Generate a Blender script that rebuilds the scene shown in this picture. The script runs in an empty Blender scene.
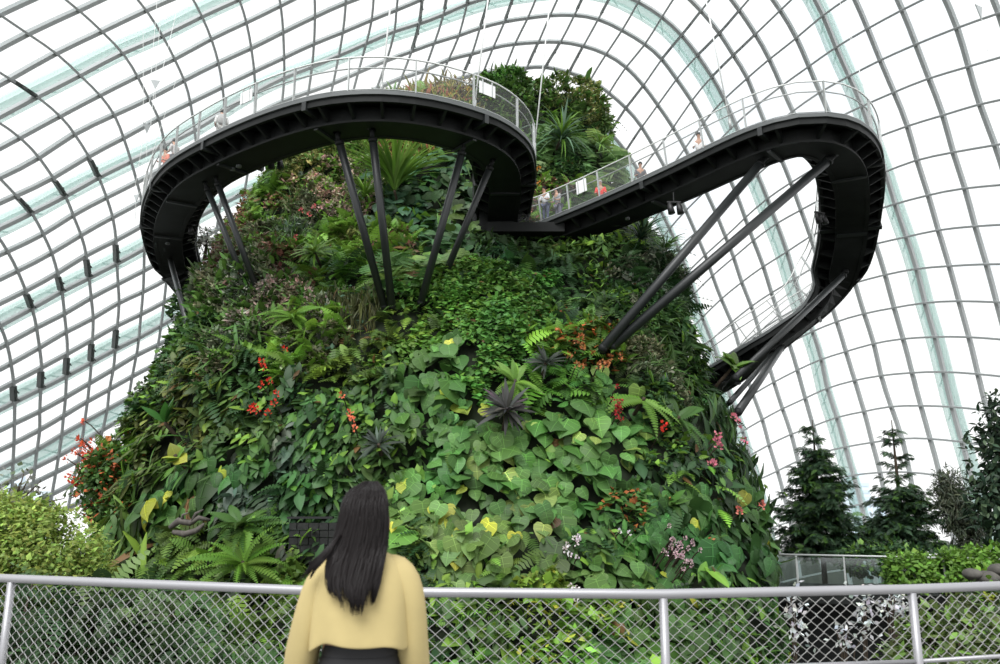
import bpy, bmesh, math, random
import numpy as np
from mathutils import Vector, Matrix, noise as mnoise
random.seed(7)
RNG = np.random.default_rng(11)
S = bpy.context.scene
C = S.collection
# ------------------------------------------------------------------ camera
F = 780.0; PITCH = math.atan(158/780.0); CP, SP = math.cos(PITCH), math.sin(PITCH); EYE = 1.6
def ray(px, py):
    dx, up = px-500.0, 332.0-py
    f = F*CP - up*SP; u = up*CP + F*SP
    return Vector((dx/f, 1.0, u/f))
def at(px, py, D):
    r = ray(px, py)
    return Vector((r.x*D, D, EYE + r.z*D))
def proj(P):
    P = np.asarray(P, float)
    x, y, z = P[..., 0], P[..., 1], P[..., 2]-EYE
    d = y*CP + z*SP; u = -y*SP + z*CP
    return 500+F*x/d, 332-F*u/d
cam = bpy.data.cameras.new('camera'); co = bpy.data.objects.new('camera', cam); C.objects.link(co)
cam.sensor_width = 36; cam.lens = F*36/1000; cam.clip_end = 3000
co.location = (0, 0, EYE); co.rotation_euler = (math.pi/2+PITCH, 0, 0)
cam.dof.use_dof = True; cam.dof.focus_distance = 28; cam.dof.aperture_fstop = 4.2
S.camera = co
# ------------------------------------------------------------------ helpers
def mat(name, col, rough=.6, metal=0, noise=0, nscale=5, spec=.5, bump=0):
    m = bpy.data.materials.new(name); m.use_nodes = True
    nt = m.node_tree; b = nt.nodes['Principled BSDF']
    b.inputs['Base Color'].default_value = (*col, 1); b.inputs['Roughness'].default_value = rough
    b.inputs['Metallic'].default_value = metal; b.inputs['Specular IOR Level'].default_value = spec
    if noise or bump:
        tc = nt.nodes.new('ShaderNodeTexCoord'); n = nt.nodes.new('ShaderNodeTexNoise')
        n.inputs['Scale'].default_value = nscale; n.inputs['Detail'].default_value = 5
        nt.links.new(tc.outputs['Object'], n.inputs['Vector'])
        if noise:
            r = nt.nodes.new('ShaderNodeValToRGB')
            r.color_ramp.elements[0].position = .3; r.color_ramp.elements[1].position = .7
            r.color_ramp.elements[0].color = (*[c*(1-noise) for c in col], 1)
            r.color_ramp.elements[1].color = (*[min(1, c*(1+noise)) for c in col], 1)
            nt.links.new(n.outputs['Fac'], r.inputs['Fac']); nt.links.new(r.outputs['Color'], b.inputs['Base Color'])
        if bump:
            bn = nt.nodes.new('ShaderNodeBump'); bn.inputs['Strength'].default_value = bump
            nt.links.new(n.outputs['Fac'], bn.inputs['Height']); nt.links.new(bn.outputs['Normal'], b.inputs['Normal'])
    return m
def link(name, me, m=None, parent=None):
    o = bpy.data.objects.new(name, me); C.objects.link(o)
    if m:
        for mm in (m if isinstance(m, (list, tuple)) else [m]): me.materials.append(mm)
    if parent: o.parent = parent
    return o
def tag(o, label=None, cat=None, group=None, kind=None):
    if label: o['label'] = label
    if cat: o['category'] = cat
    if group: o['group'] = group
    if kind: o['kind'] = kind
    return o
def thing(name, label, cat, loc=(0, 0, 0), rz=0, group=None):
    o = bpy.data.objects.new(name, None); C.objects.link(o); o.location = loc; o.rotation_euler.z = rz
    o.empty_display_size = .1
    return tag(o, label, cat, group)
class MB:
    def __init__(s): s.v = []; s.f = []
    def add(s, vs, fs):
        n = len(s.v); s.v += [tuple(v) for v in vs]; s.f += [tuple(i+n for i in f) for f in fs]
    def box(s, c, sz, rz=0, M=None):
        vs = []
        for x in (-1, 1):
            for y in (-1, 1):
                for z in (-1, 1):
                    v = Vector((x*sz[0]/2, y*sz[1]/2, z*sz[2]/2))
                    if M is not None: v = M @ v
                    else: v = Matrix.Rotation(rz, 3, 'Z') @ v
                    vs.append(Vector(c)+v)
        s.add(vs, [(0, 1, 3, 2), (4, 6, 7, 5), (0, 4, 5, 1), (2, 3, 7, 6), (0, 2, 6, 4), (1, 5, 7, 3)])
    def tube(s, pts, r, n=8, cap=True, up=None, r2=None, aspect=None):
        pts = [Vector(p) for p in pts]; rings = []
        L = len(pts)
        prev = None
        for i, p in enumerate(pts):
            t = (pts[min(i+1, L-1)]-pts[max(i-1, 0)]).normalized()
            ref = Vector(up[i]) if up is not None and not isinstance(up, Vector) else (up or (prev if prev is not None else (Vector((0, 0, 1)) if abs(t.z) < .9 else Vector((1, 0, 0)))))
            a = t.cross(ref).normalized(); b = a.cross(t).normalized()
            prev = b
            rr = r[i] if isinstance(r, (list, tuple)) else r
            if r2 is not None and not isinstance(r, (list, tuple)): rr = r+(r2-r)*i/(L-1)
            asp = aspect or 1
            rings.append([p+a*math.cos(q)*rr+b*math.sin(q)*rr*asp for q in [2*math.pi*k/n + (math.pi/n) for k in range(n)]])
        vs = [v for R in rings for v in R]; fs = []
        for i in range(L-1):
            for k in range(n):
                fs.append((i*n+k, i*n+(k+1) % n, (i+1)*n+(k+1) % n, (i+1)*n+k))
        if cap: fs += [tuple(range(n))[::-1], tuple((L-1)*n+k for k in range(n))]
        s.add(vs, fs)
    def strip(s, pts, side, w, up, h, cap=True):
        """box-section sweep: side/up vectors per point"""
        vs = []; L = len(pts); fs = []
        for i, p in enumerate(pts):
            p = Vector(p); a = Vector(side[i]); u = Vector(up[i])
            for sx, sz in ((-1, -1), (1, -1), (1, 1), (-1, 1)): vs.append(p+a*(sx*w/2)+u*(sz*h/2))
        for i in range(L-1):
            for k in range(4): fs.append((i*4+k, i*4+(k+1) % 4, (i+1)*4+(k+1) % 4, (i+1)*4+k))
        if cap: fs += [(3, 2, 1, 0), tuple((L-1)*4+k for k in range(4))]
        s.add(vs, fs)
    def loft(s, secs, n=20, cap=True):
        """secs: (cx,cy,cz,rx,ry,exp)"""
        vs = []; fs = []
        for (cx, cy, cz, rx, ry, e) in secs:
            for k in range(n):
                q = 2*math.pi*k/n; c_, s_ = math.cos(q), math.sin(q)
                vs.append((cx+rx*math.copysign(abs(c_)**(2/e), c_), cy+ry*math.copysign(abs(s_)**(2/e), s_), cz))
        for i in range(len(secs)-1):
            for k in range(n): fs.append((i*n+k, i*n+(k+1) % n, (i+1)*n+(k+1) % n, (i+1)*n+k))
        if cap: fs += [tuple(range(n))[::-1], tuple((len(secs)-1)*n+k for k in range(n))]
        s.add(vs, fs)
    def ball(s, c, r, nu=10, nv=6, M=None):
        c = Vector(c); r = Vector(r) if not isinstance(r, (int, float)) else Vector((r, r, r))
        vs = []; fs = []
        for j in range(nv+1):
            t = math.pi*j/nv
            for i in range(nu):
                q = 2*math.pi*i/nu
                v = Vector((math.sin(t)*math.cos(q)*r.x, math.sin(t)*math.sin(q)*r.y, math.cos(t)*r.z))
                if M is not None: v = M @ v
                vs.append(c+v)
        for j in range(nv):
            for i in range(nu): fs.append((j*nu+i, (j+1)*nu+i, (j+1)*nu+(i+1) % nu, j*nu+(i+1) % nu))
        s.add(vs, fs)
    def build(s, name, m=None, parent=None, smooth=False, sub=0):
        me = bpy.data.meshes.new(name); me.from_pydata(s.v, [], s.f)
        bm = bmesh.new(); bm.from_mesh(me); bmesh.ops.recalc_face_normals(bm, faces=bm.faces); bm.to_mesh(me); bm.free()
        if smooth: me.polygons.foreach_set('use_smooth', [True]*len(me.polygons))
        o = link(name, me, m, parent)
        if sub: md = o.modifiers.new('s', 'SUBSURF'); md.levels = sub; md.render_levels = sub
        return o
def skin_obj(name, verts, edges, radii, m, parent=None, sub=1, root=0):
    me = bpy.data.meshes.new(name); me.from_pydata([tuple(v) for v in verts], edges, [])
    o = link(name, me, m, parent)
    o.modifiers.new('skin', 'SKIN')
    sv = me.skin_vertices[0].data
    for i, r in enumerate(radii):
        sv[i].radius = (r, r) if not isinstance(r, tuple) else r
        sv[i].use_root = (i == root)
    md = o.modifiers.new('sub', 'SUBSURF'); md.levels = sub; md.render_levels = sub
    o.modifiers['skin'].use_smooth_shade = True
    return o
# fast vectorised value noise
def vnoise(P, seed=0):
    P = np.asarray(P, float); i = np.floor(P).astype(np.int64); f = P-i; f = f*f*(3-2*f)
    def h(a, b, c):
        n = (a*374761393 + b*668265263 + c*2147483647 + seed*974711) & 0xffffffff
        n = ((n ^ (n >> 13))*1274126177) & 0xffffffff
        return ((n ^ (n >> 16)) & 0xffff)/65535.0
    r = 0
    for dx in (0, 1):
        for dy in (0, 1):
            for dz in (0, 1):
                w = (f[..., 0] if dx else 1-f[..., 0])*(f[..., 1] if dy else 1-f[..., 1])*(f[..., 2] if dz else 1-f[..., 2])
                r = r + w*h(i[..., 0]+dx, i[..., 1]+dy, i[..., 2]+dz)
    return r
# ------------------------------------------------------------------ world: overcast white sky
W = bpy.data.worlds.new('sky'); S.world = W; W.use_nodes = True
nt = W.node_tree; bg = nt.nodes['Background']
tc = nt.nodes.new('ShaderNodeTexCoord'); nn = nt.nodes.new('ShaderNodeTexNoise'); nn.inputs['Scale'].default_value = 3.2; nn.inputs['Detail'].default_value = 4
rp = nt.nodes.new('ShaderNodeValToRGB'); rp.color_ramp.elements[0].position = .33; rp.color_ramp.elements[0].color = (.84, .90, .97, 1)
rp.color_ramp.elements[1].position = .47; rp.color_ramp.elements[1].color = (1, 1, 1, 1)
nt.links.new(tc.outputs['Generated'], nn.inputs['Vector']); nt.links.new(nn.outputs['Fac'], rp.inputs['Fac']); nt.links.new(rp.outputs['Color'], bg.inputs['Color'])
bg.inputs['Strength'].default_value = 1.12
S.view_settings.view_transform = 'Standard'; S.view_settings.look = 'None'; S.view_settings.gamma = 1; S.view_settings.exposure = 0.2
S.view_settings.use_curve_mapping = False
# soft overcast sun high above, slightly in front
sl = bpy.data.lights.new('sun', 'SUN'); sl.energy = 2.6; sl.angle = math.radians(38); so = bpy.data.objects.new('sun', sl); C.objects.link(so)
so.rotation_euler = (math.radians(36), math.radians(-16), 0)
# ------------------------------------------------------------------ materials
M_rib = mat('rib_grey', (.43, .45, .45), .5, spec=.3)
M_pur = mat('purlin_grey', (.38, .40, .40), .5, spec=.3)
M_dark = mat('dark_steel', (.008, .009, .009), .55, noise=.25, nscale=2, spec=.2)
M_dark2 = mat('dark_steel_girder', (.011, .0125, .012), .55, noise=.3, nscale=1.5, spec=.22)
M_strut = mat('strut_grey', (.018, .021, .021), .4)
M_edge = mat('deck_edge_grey', (.11, .12, .12), .5)
M_rail = mat('rail_light_grey', (.42, .44, .43), .4, metal=.3)
M_railw = mat('rail_white', (.72, .74, .72), .4)
M_steel = mat('brushed_steel', (.36, .36, .375), .42, metal=.5)
M_black = mat('black_paint', (.012, .012, .013), .5)
M_concrete = mat('concrete', (.25, .25, .24), .85, noise=.2, nscale=3, bump=.2)
M_soil = mat('soil', (.018, .022, .012), .95, noise=.6, nscale=1.2, bump=.5)
M_rock = mat('mossy_rock', (.016, .024, .011), .95, noise=.7, nscale=1.5, bump=.8)
M_bark = mat('bark', (.05, .035, .022), .9, noise=.3, nscale=8)
M_sign = mat('white_sign', (.85, .86, .86), .5)
def glass_mat(name, tint, gl, alpha_col=None):
    m = bpy.data.materials.new(name); m.use_nodes = True; nt = m.node_tree; nt.nodes.clear()
    out = nt.nodes.new('ShaderNodeOutputMaterial'); mx = nt.nodes.new('ShaderNodeMixShader'); tr = nt.nodes.new('ShaderNodeBsdfTransparent')
    g = nt.nodes.new('ShaderNodeBsdfGlossy'); g.inputs['Roughness'].default_value = .05
    tr.inputs['Color'].default_value = (*tint, 1); mx.inputs[0].default_value = gl
    nt.links.new(tr.outputs[0], mx.inputs[1]); nt.links.new(g.outputs[0], mx.inputs[2]); nt.links.new(mx.outputs[0], out.inputs[0])
    return m
M_glass = glass_mat('dome_glass', (.975, .99, .988), .03)
M_ext = glass_mat('outer_rib_pale_teal', (.90, .965, .95), .0)
_nt = M_ext.node_tree; _d = _nt.nodes.new('ShaderNodeBsdfDiffuse'); _d.inputs['Color'].default_value = (.80, .88, .86, 1)
_mx = _nt.nodes['Mix Shader']; _mx.inputs[0].default_value = .36; _nt.links.new(_d.outputs[0], _mx.inputs[2])
M_bal = glass_mat('balustrade_glass', (.80, .88, .87), .10)
def mesh_mat(name, col, dens):
    m = bpy.data.materials.new(name); m.use_nodes = True; nt = m.node_tree; b = nt.nodes['Principled BSDF']
    b.inputs['Base Color'].default_value = (*col, 1); b.inputs['Roughness'].default_value = .5; b.inputs['Alpha'].default_value = dens
    return m
M_net = mesh_mat('fine_wire_net', (.45, .47, .46), .065)
def leaf_mat(name='leaf', rough=.46, trans=.22, spec=.28):
    m = bpy.data.materials.new(name); m.use_nodes = True; nt = m.node_tree; b = nt.nodes['Principled BSDF']
    a = nt.nodes.new('ShaderNodeAttribute'); a.attribute_name = 'Col'
    nt.links.new(a.outputs['Color'], b.inputs['Base Color']); b.inputs['Roughness'].default_value = rough; b.inputs['Specular IOR Level'].default_value = spec
    t = nt.nodes.new('ShaderNodeBsdfTranslucent'); hs = nt.nodes.new('ShaderNodeHueSaturation'); hs.inputs['Value'].default_value = 1.5; hs.inputs['Hue'].default_value = .485
    nt.links.new(a.outputs['Color'], hs.inputs['Color']); nt.links.new(hs.outputs['Color'], t.inputs['Color'])
    mx = nt.nodes.new('ShaderNodeMixShader'); mx.inputs[0].default_value = trans
    nt.links.new(b.outputs[0], mx.inputs[1]); nt.links.new(t.outputs[0], mx.inputs[2])
    nt.links.new(mx.outputs[0], nt.nodes['Material Output'].inputs[0])
    return m
M_leaf = leaf_mat()
# ------------------------------------------------------------------ glass dome: traced rib stations -> smooth net -> ellipsoid shell
TA = {0: [[(0,10),(30,-2)], [(944,0),(958,26),(970,66),(980,100),(990,128),(1000,153)]],
1: [[(0,48),(28,31),(74,10),(100,0)], [(899,0),(904,10),(917,43),(930,77),(944,114),(954,150),(966,187),(976,224),(987,261),(998,302)]],
2: [[(0,82),(52,53),(100,30),(144,9),(172,-2)], [(855,0),(869,28),(881,58),(895,91),(908,124),(918,159),(929,193),(939,228),(950,264),(960,300),(970,336),(979,373),(987,398)]],
3: [[(0,114),(36,95),(78,74),(120,52),(160,35),(196,17),(238,-2)], [(814,0),(824,14),(837,46),(850,75),(863,105),(874,137),(886,170),(896,203),(907,235),(916,261),(926,302),(936,336),(945,372),(953,406),(963,441),(973,477)]],
4: [[(0,146),(52,118),(96,95),(136,75),(172,58),(209,38),(245,21),(280,4),(290,-2)], [(774,0),(781,9),(798,38),(810,66),(822,94),(829,108)], [(876,247),(886,274),(895,307),(904,338),(913,372),(922,406),(931,438),(941,475)]],
5: [[(0,174),(36,157),(74,132),(110,115),(147,98),(181,80),(217,62),(250,47),(282,31),(313,16),(344,2),(350,-2)], [(733,0),(740,9),(756,33),(770,58),(782,85),(792,108)], [(856,286),(865,313),(875,344),(882,375),(892,406),(903,438)]],
6: [[(0,201),(44,181),(80,159),(118,139),(156,118),(184,104),(221,86),(252,71),(282,57),(312,43),(342,31),(370,19),(395,9),(422,-2)], [(690,0),(702,10),(720,32),(734,54),(748,77),(758,103),(762,114)], [(797,200),(802,210),(812,238)], [(836,316),(847,352),(856,381),(865,411),(873,442),(881,472),(887,502)]],
7: [[(0,227),(28,213),(64,195),(94,178),(124,163),(162,145),(192,130),(223,109),(253,92),(284,76),(310,66),(334,56),(364,43),(396,29),(420,22),(441,14),(466,3),(475,-2)], [(636,-1),(666,18),(682,34),(698,54),(712,75),(724,96),(734,120)], [(760,180),(770,202),(778,224),(788,252),(798,276)], [(814,334),(822,358),(828,388),(838,418),(846,446),(854,474),(862,504),(868,532)]],
8: [[(0,253),(38,235),(70,215),(102,198),(134,182),(166,165)], [(308,92),(331,83),(356,72),(382,61),(409,51),(433,42),(460,34),(479,27),(506,20),(526,17),(552,14),(576,14),(598,18),(622,29),(645,43),(662,58),(677,78),(692,100),(704,122),(714,138),(730,180),(746,218),(754,240),(764,266),(772,292),(777,305)], [(800,380),(806,398),(814,426),(822,455)]],
9: [[(0,278),(48,253),(78,235),(110,217),(140,201)], [(383,85),(399,78),(423,70),(447,59),(471,53),(492,47),(514,43),(540,41),(560,41),(584,45),(606,53),(626,66),(644,85),(658,104),(673,126),(686,148),(706,190),(718,216),(726,236),(734,256),(742,281),(752,306),(760,331)], [(774,380),(783,408),(792,434),(799,462),(808,496)]],
10: [[(0,303),(20,292),(50,276),(82,256),(112,241),(138,225)], [(526,67),(546,66),(570,72),(590,79),(609,92),(626,107),(642,126),(656,150),(664,164),(682,200),(696,232),(708,260),(714,278),(724,304),(733,324),(741,350),(754,396),(764,422),(770,446),(778,470),(786,500)]],
11: [[(0,324),(26,310),(58,292),(86,278),(114,264)], [(610,129),(624,148),(634,160)], [(660,214),(670,228),(684,260),(693,288),(703,318),(714,345),(720,364),(740,426),(748,456),(758,480)]],
12: [[(0,346),(33,328),(61,314),(88,298),(115,284),(140,268)], [(676,278),(682,307),(693,338),(703,368)]],
13: [[(0,368),(36,348),(63,332),(89,319),(116,303),(140,292),(164,280)]],
14: [[(0,388),(38,368),(64,354),(89,340),(114,326),(139,314),(162,302),(178,292)]],
15: [[(0,408),(36,390),(64,376),(88,363),(112,350),(136,338),(158,326)]],
16: [[(0,429),(36,412),(62,398),(86,384),(110,370),(133,356),(154,346)]],
17: [[(0,449),(10,444),(37,430),(61,416),(84,402),(106,390),(129,377),(144,368)]],
18: [[(0,467),(34,450),(59,435),(82,422),(104,410),(126,398)]],
19: [[(0,485),(32,468),(56,456),(78,444),(100,430),(108,426)]],
20: [[(0,501),(30,484),(54,472),(74,462),(96,450)]],
21: [[(26,507),(50,494),(70,484),(88,475)]]}
TB = {0: [[(0,328),(7,362),(10,384),(11,406),(10,444),(9,464),(8,498)]],
1: [[(0,243),(6,255),(13,268),(22,290),(30,312),(33,328),(36,348),(38,368),(37,392),(36,412),(36,430),(33,451),(31,469),(29,486)]],
2: [[(0,181),(15,197),(29,213),(40,234),(49,254),(55,276),(59,293),(61,314),(63,332),(64,354),(63,376),(62,398),(60,416),(58,436),(55,456),(52,474),(48,496)]],
3: [[(0,125),(20,139),(36,157),(50,177),(62,195),(70,215),(78,235),(83,255),(86,278),(88,298),(90,319),(89,340),(88,363),(86,384),(84,402),(81,423),(78,444),(74,463),(69,486)]],
4: [[(0,71),(12,82),(38,98),(58,116),(72,134),(86,156),(96,177),(104,198),(110,218),(113,241),(115,263),(115,284),(116,304),(114,326),(112,350),(110,370),(106,390),(104,410),(99,431),(95,451)]],
5: [[(0,16),(26,33),(56,54),(78,75),(98,95),(112,115),(121,138),(128,160),(134,181),(139,202),(141,224),(142,245),(141,268),(140,292),(138,314),(136,337),(133,357),(129,377),(125,400)]],
6: [[(62,-2),(80,12),(100,31),(120,52),(134,74),(146,98),(156,118),(162,145),(165,166)], [(164,281),(161,303),(158,327)]],
7: [[(134,-2),(148,14),(160,35),(172,58),(182,80),(188,103),(192,130)]],
8: [[(190,-2),(200,16),(209,38),(216,62),(220,86),(223,108)]],
9: [[(237,-2),(244,21),(249,47),(252,71),(253,93),(252,112)]],
10: [[(278,-2),(281,31),(282,57),(282,77),(280,104)]],
11: [[(313,-2),(313,16),(312,43),(310,66),(307,94)]],
12: [[(346,-3),(344,2),(341,31),(337,54),(331,84)]],
13: [[(374,-2),(370,19),(364,44),(356,73)]],
14: [[(400,-2),(395,9),(393,30),(385,59),(381,86)]],
15: [[(425,-3),(418,23),(410,51),(399,79),(396,86)]],
16: [[(450,-3),(442,14),(433,42),(423,70)]],
17: [[(471,-3),(466,3),(458,34),(447,59),(441,72)]],
18: [[(492,-3),(487,8),(479,27),(471,53)]],
19: [[(515,-3),(504,20),(492,47),(484,64)]],
20: [[(539,-3),(527,17),(514,43)]],
21: [[(561,-3),(549,15),(538,41),(526,67)]],
22: [[(583,-3),(574,14),(560,41),(545,66)]],
23: [[(611,-3),(598,18),(583,45),(569,71)]],
24: [[(640,-2),(622,29),(606,53),(590,79)]],
25: [[(677,-3),(662,16),(645,43),(626,66),(609,92)]],
26: [[(712,-3),(701,10),(682,34),(662,58),(644,84),(626,107),(611,129)]],
27: [[(752,-3),(740,9),(720,32),(698,54),(677,78),(658,104),(642,126),(626,150)]],
28: [[(796,-3),(781,9),(756,33),(734,54),(712,76),(692,100),(674,126),(656,150)]],
29: [[(852,-2),(824,14),(798,36),(770,58),(748,77),(725,98),(704,122),(688,146)]],
30: [[(926,-2),(902,9),(869,27),(837,46),(810,65),(782,85),(758,104),(732,124)]],
31: [[(1000,13),(956,27),(917,43),(881,59),(850,75),(821,91),(793,110)], [(710,186),(686,210),(670,228),(660,238)]],
32: [[(1000,58),(970,65),(930,77),(895,91),(863,105),(852,112)], [(738,202),(718,214),(696,232),(676,250)]],
33: [[(1000,100),(980,103),(944,114),(908,125),(874,138)], [(794,181),(768,198),(746,217),(726,236),(706,254),(682,278)]],
34: [[(1000,143),(954,151),(918,159),(886,171),(876,174)], [(818,199),(802,209),(777,223),(754,240),(733,258),(712,276),(690,298)]],
35: [[(1000,184),(966,187),(930,194),(896,203),(881,207)], [(820,230),(788,251),(764,266),(742,282),(720,300),(700,320)]],
36: [[(1000,224),(976,225),(940,229),(907,236),(876,243)], [(816,268),(796,278),(771,293),(752,306),(732,322),(712,339),(695,354)]],
37: [[(1000,263),(986,263),(949,265),(916,268),(886,274),(860,282)], [(788,316),(760,331),(739,347),(716,364)]],
38: [[(1000,301),(960,300),(926,302),(895,307),(865,313),(838,321),(814,331)]],
39: [[(1000,339),(970,336),(936,336),(904,338),(875,343),(847,351),(822,359),(800,368),(776,381),(754,394)]],
40: [[(1000,375),(979,373),(945,371),(913,372),(882,375),(855,380),(828,388),(806,398),(782,409),(762,420),(743,432)]],
41: [[(984,408),(953,406),(922,405),(892,406),(865,411),(838,417),(814,426),(792,434),(769,445),(750,456)]],
42: [[(963,441),(931,438),(902,438),(873,442),(844,447),(820,453),(798,461),(778,471),(758,480)]],
43: [[(942,475),(914,471),(881,472),(853,475),(828,480),(803,489),(784,496)]],
44: [[(970,514),(930,504),(887,501),(862,504),(838,510)]],
45: [[(905,534),(868,534)]]}
def seg_int(p, q, r, s):
    d = (q[0]-p[0])*(s[1]-r[1])-(q[1]-p[1])*(s[0]-r[0])
    if abs(d) < 1e-9: return None
    t = ((r[0]-p[0])*(s[1]-r[1])-(r[1]-p[1])*(s[0]-r[0]))/d
    u = ((r[0]-p[0])*(q[1]-p[1])-(r[1]-p[1])*(q[0]-p[0]))/d
    if -.03 <= t <= 1.03 and -.03 <= u <= 1.03: return (p[0]+t*(q[0]-p[0]), p[1]+t*(q[1]-p[1]))
obs = []
for a, la in TA.items():
    for b, lb in TB.items():
        hit = None
        for A in la:
            for B in lb:
                for i in range(len(A)-1):
                    for j in range(len(B)-1):
                        if hit: break
                        hit = seg_int(A[i], A[i+1], B[j], B[j+1])
        if hit: obs.append((a, b, hit[0], hit[1]))
obs = np.array(obs)
KS = 1.0
def tps_fit(X, Y, lam):
    d = np.linalg.norm(X[:, None]-X[None], axis=2); K = np.where(d > 0, d**3, 0)
    n = len(X); Pm = np.c_[np.ones(n), X, X[:, 0]**2, X[:, 0]*X[:, 1], X[:, 1]**2]; m = Pm.shape[1]
    A = np.zeros((n+m, n+m)); A[:n, :n] = K+lam*np.eye(n); A[:n, n:] = Pm; A[n:, :n] = Pm.T
    return np.linalg.solve(A, np.r_[Y, np.zeros((m, Y.shape[1]))])
XN = np.c_[obs[:, 0]/8.0, obs[:, 1]/8.0]
# fit in direction space so that the net continues sensibly outside the frame
def pdir(px, py):
    dx, up = px-500.0, 332.0-py
    f = F*CP-up*SP; u = up*CP+F*SP
    v = np.stack([dx, f, u], -1); return v/np.linalg.norm(v, axis=-1, keepdims=True)
WT = tps_fit(XN, pdir(obs[:, 2], obs[:, 3]), 2e-5)
def net(a, b):
    q = np.stack([np.asarray(a, float)/8, np.asarray(b, float)/8], -1)
    d = np.linalg.norm(q[:, None]-XN[None], axis=2)**3
    Pm = np.c_[np.ones(len(q)), q, q[:, 0]**2, q[:, 0]*q[:, 1], q[:, 1]**2]
    v = d @ WT[:len(XN)] + Pm @ WT[len(XN):]
    return v/np.linalg.norm(v, axis=1, keepdims=True)
EC = np.array([3.0, 24.0, -4.0]); ER = np.array([40.0, 50.0, 50.0])
def shell(d):
    o = (np.array([0, 0, EYE])-EC)/ER; e = d/ER
    A = (e*e).sum(1); B = (o*e).sum(1); Cc = (o*o).sum()-1
    t = (-B+np.sqrt(B*B-A*Cc))/A
    P = np.array([0, 0, EYE])+d*t[:, None]
    N = (P-EC)/ER**2; N /= np.linalg.norm(N, axis=1, keepdims=True)
    return P, N
def brange(a):  # longitudinal span over which an arch is built (left base .. right base)
    return (-3.0, 47.0)
def arange_(b): return (-2.0, 22.0)
def runs(ok):
    out = []; i = 0
    while i < len(ok):
        if ok[i]:
            j = i
            while j+1 < len(ok) and ok[j+1]: j += 1
            if j-i >= 2: out.append((i, j))
            i = j+1
        else: i += 1
    return out
tn = [0]
def sweep(P, N, w, h, off, m, name=None, dirs=None):
    T = np.gradient(P, axis=0); T /= np.linalg.norm(T, axis=1, keepdims=True)
    Sd = np.cross(T, N); Sd /= np.linalg.norm(Sd, axis=1, keepdims=True)
    mb = MB(); mb.strip(P+N*off, Sd, w, N, h); tn[0] += 1
    o = mb.build(name or 'trim_%d' % tn[0], m); o['kind'] = 'structure'; return o
def keep(P, d):
    return (P[:, 2] > -6) & (d[:, 1] > -.15)
for a in range(-2, 23):
    bs = np.arange(-3, 47.01, .5); d = net(np.full(len(bs), a), bs); P, N = shell(d)
    for i, j in runs(keep(P, d)):
        sweep(P[i:j+1], N[i:j+1], .23, .34, -.17, M_rib)
for b in range(-3, 48):
    As = np.arange(-2, 22.01, .5); d = net(As, np.full(len(As), b)); P, N = shell(d)
    for i, j in runs(keep(P, d)):
        sweep(P[i:j+1], N[i:j+1], .13, .16, -.40, M_pur)
# big ribs outside the glass
for ac in (-1.6, 3.35, 7.45, 11.4, 15.3, 19.0):
    bs = np.arange(-3, 47.01, .5); d = net(np.full(len(bs), ac), bs); P, N = shell(d)
    for i, j in runs(keep(P, d)):
        T = np.gradient(P[i:j+1], axis=0); T /= np.linalg.norm(T, axis=1, keepdims=True)
        Q = P[i:j+1]+N[i:j+1]*1.5; Sd = np.cross(T, N[i:j+1]); mb = MB(); n_ = N[i:j+1]
        mb.strip(Q+Sd*.42, Sd, .20, n_, .75); mb.strip(Q-Sd*.42, Sd, .20, n_, .75); mb.strip(Q+n_*.3, Sd, .9, n_, .1)
        for k in range(0, len(Q)-1, 2):
            mb.tube([Q[k]+Sd[k]*.4-n_[k]*.3, Q[min(k+1, len(Q)-1)]-Sd[min(k+1, len(Q)-1)]*.4-n_[k]*.3], .06, 5)
        tn[0] += 1; o = mb.build('trim_%d' % tn[0], M_ext); o['kind'] = 'structure'
# glass skin
As = np.arange(-2, 22.01, .5); Bs = np.arange(-3, 47.01, .5)
ga, gb = np.meshgrid(As, Bs, indexing='ij'); d = net(ga.ravel(), gb.ravel()); P, N = shell(d); ok = keep(P, d)
nB = len(Bs); fs = []
for i in range(len(As)-1):
    for j in range(nB-1):
        q = (i*nB+j, i*nB+j+1, (i+1)*nB+j+1, (i+1)*nB+j)
        if all(ok[k] for k in q): fs.append(q)
me = bpy.data.meshes.new('ceiling'); me.from_pydata([tuple(p) for p in P+N*.02], [], fs)
me.polygons.foreach_set('use_smooth', [True]*len(fs))
g = link('ceiling', me, M_glass); g['kind'] = 'structure'; g['label'] = 'clear glass panes of the great curved conservatory dome'
# window openers: dark louvre frames along some long bars
def opener(b, a0, a1, w=.3, h=.5, off=-.3):
    As = np.linspace(a0, a1, 5); d = net(As, np.full(5, float(b))); P, N = shell(d)
    T = np.gradient(P, axis=0); T /= np.linalg.norm(T, axis=1, keepdims=True); Sd = np.cross(T, N)
    mb = MB(); mb.strip(P+N*off, Sd, w, N, h)
    for k in (1, 3): mb.tube([P[k]+N[k]*(off-.2), P[k]+N[k]*(off-.55)+T[k]*.15], .05, 6)
    o = mb.build('window_opener', M_op)
    tag(o, 'dark motorised window opener fixed on a bar of the glass dome', 'window opener', 'dark window openers on the dome')
M_op = mat('opener_dark', (.06, .07, .065), .5)
for b, a0 in [(4, 2), (2, 6), (3, 6), (4, 6), (1, 10), (2, 10), (3, 10), (4, 10), (0, 14), (1, 14), (2, 14), (3, 14), (4, 14)]:
    opener(b, a0+.12, a0+.88, .22, .45)
for b, a0, a1 in [(15, 6, 6.9), (16, 6, 6.8), (15, 7, 7.9), (17, 6.2, 7), (18, 7, 7.9), (19, 7, 7.9), (18, 9, 9.8), (21, 9, 9.8), (22, 6.9, 7.8), (23, 6.9, 7.8), (22, 9, 10), (23, 9, 10), (26, 6, 8), (27, 5, 7), (28, 5, 7), (26, 9, 11), (27, 10, 11.5)]:
    opener(b, a0, a1, .17, .30, -.3)
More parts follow.
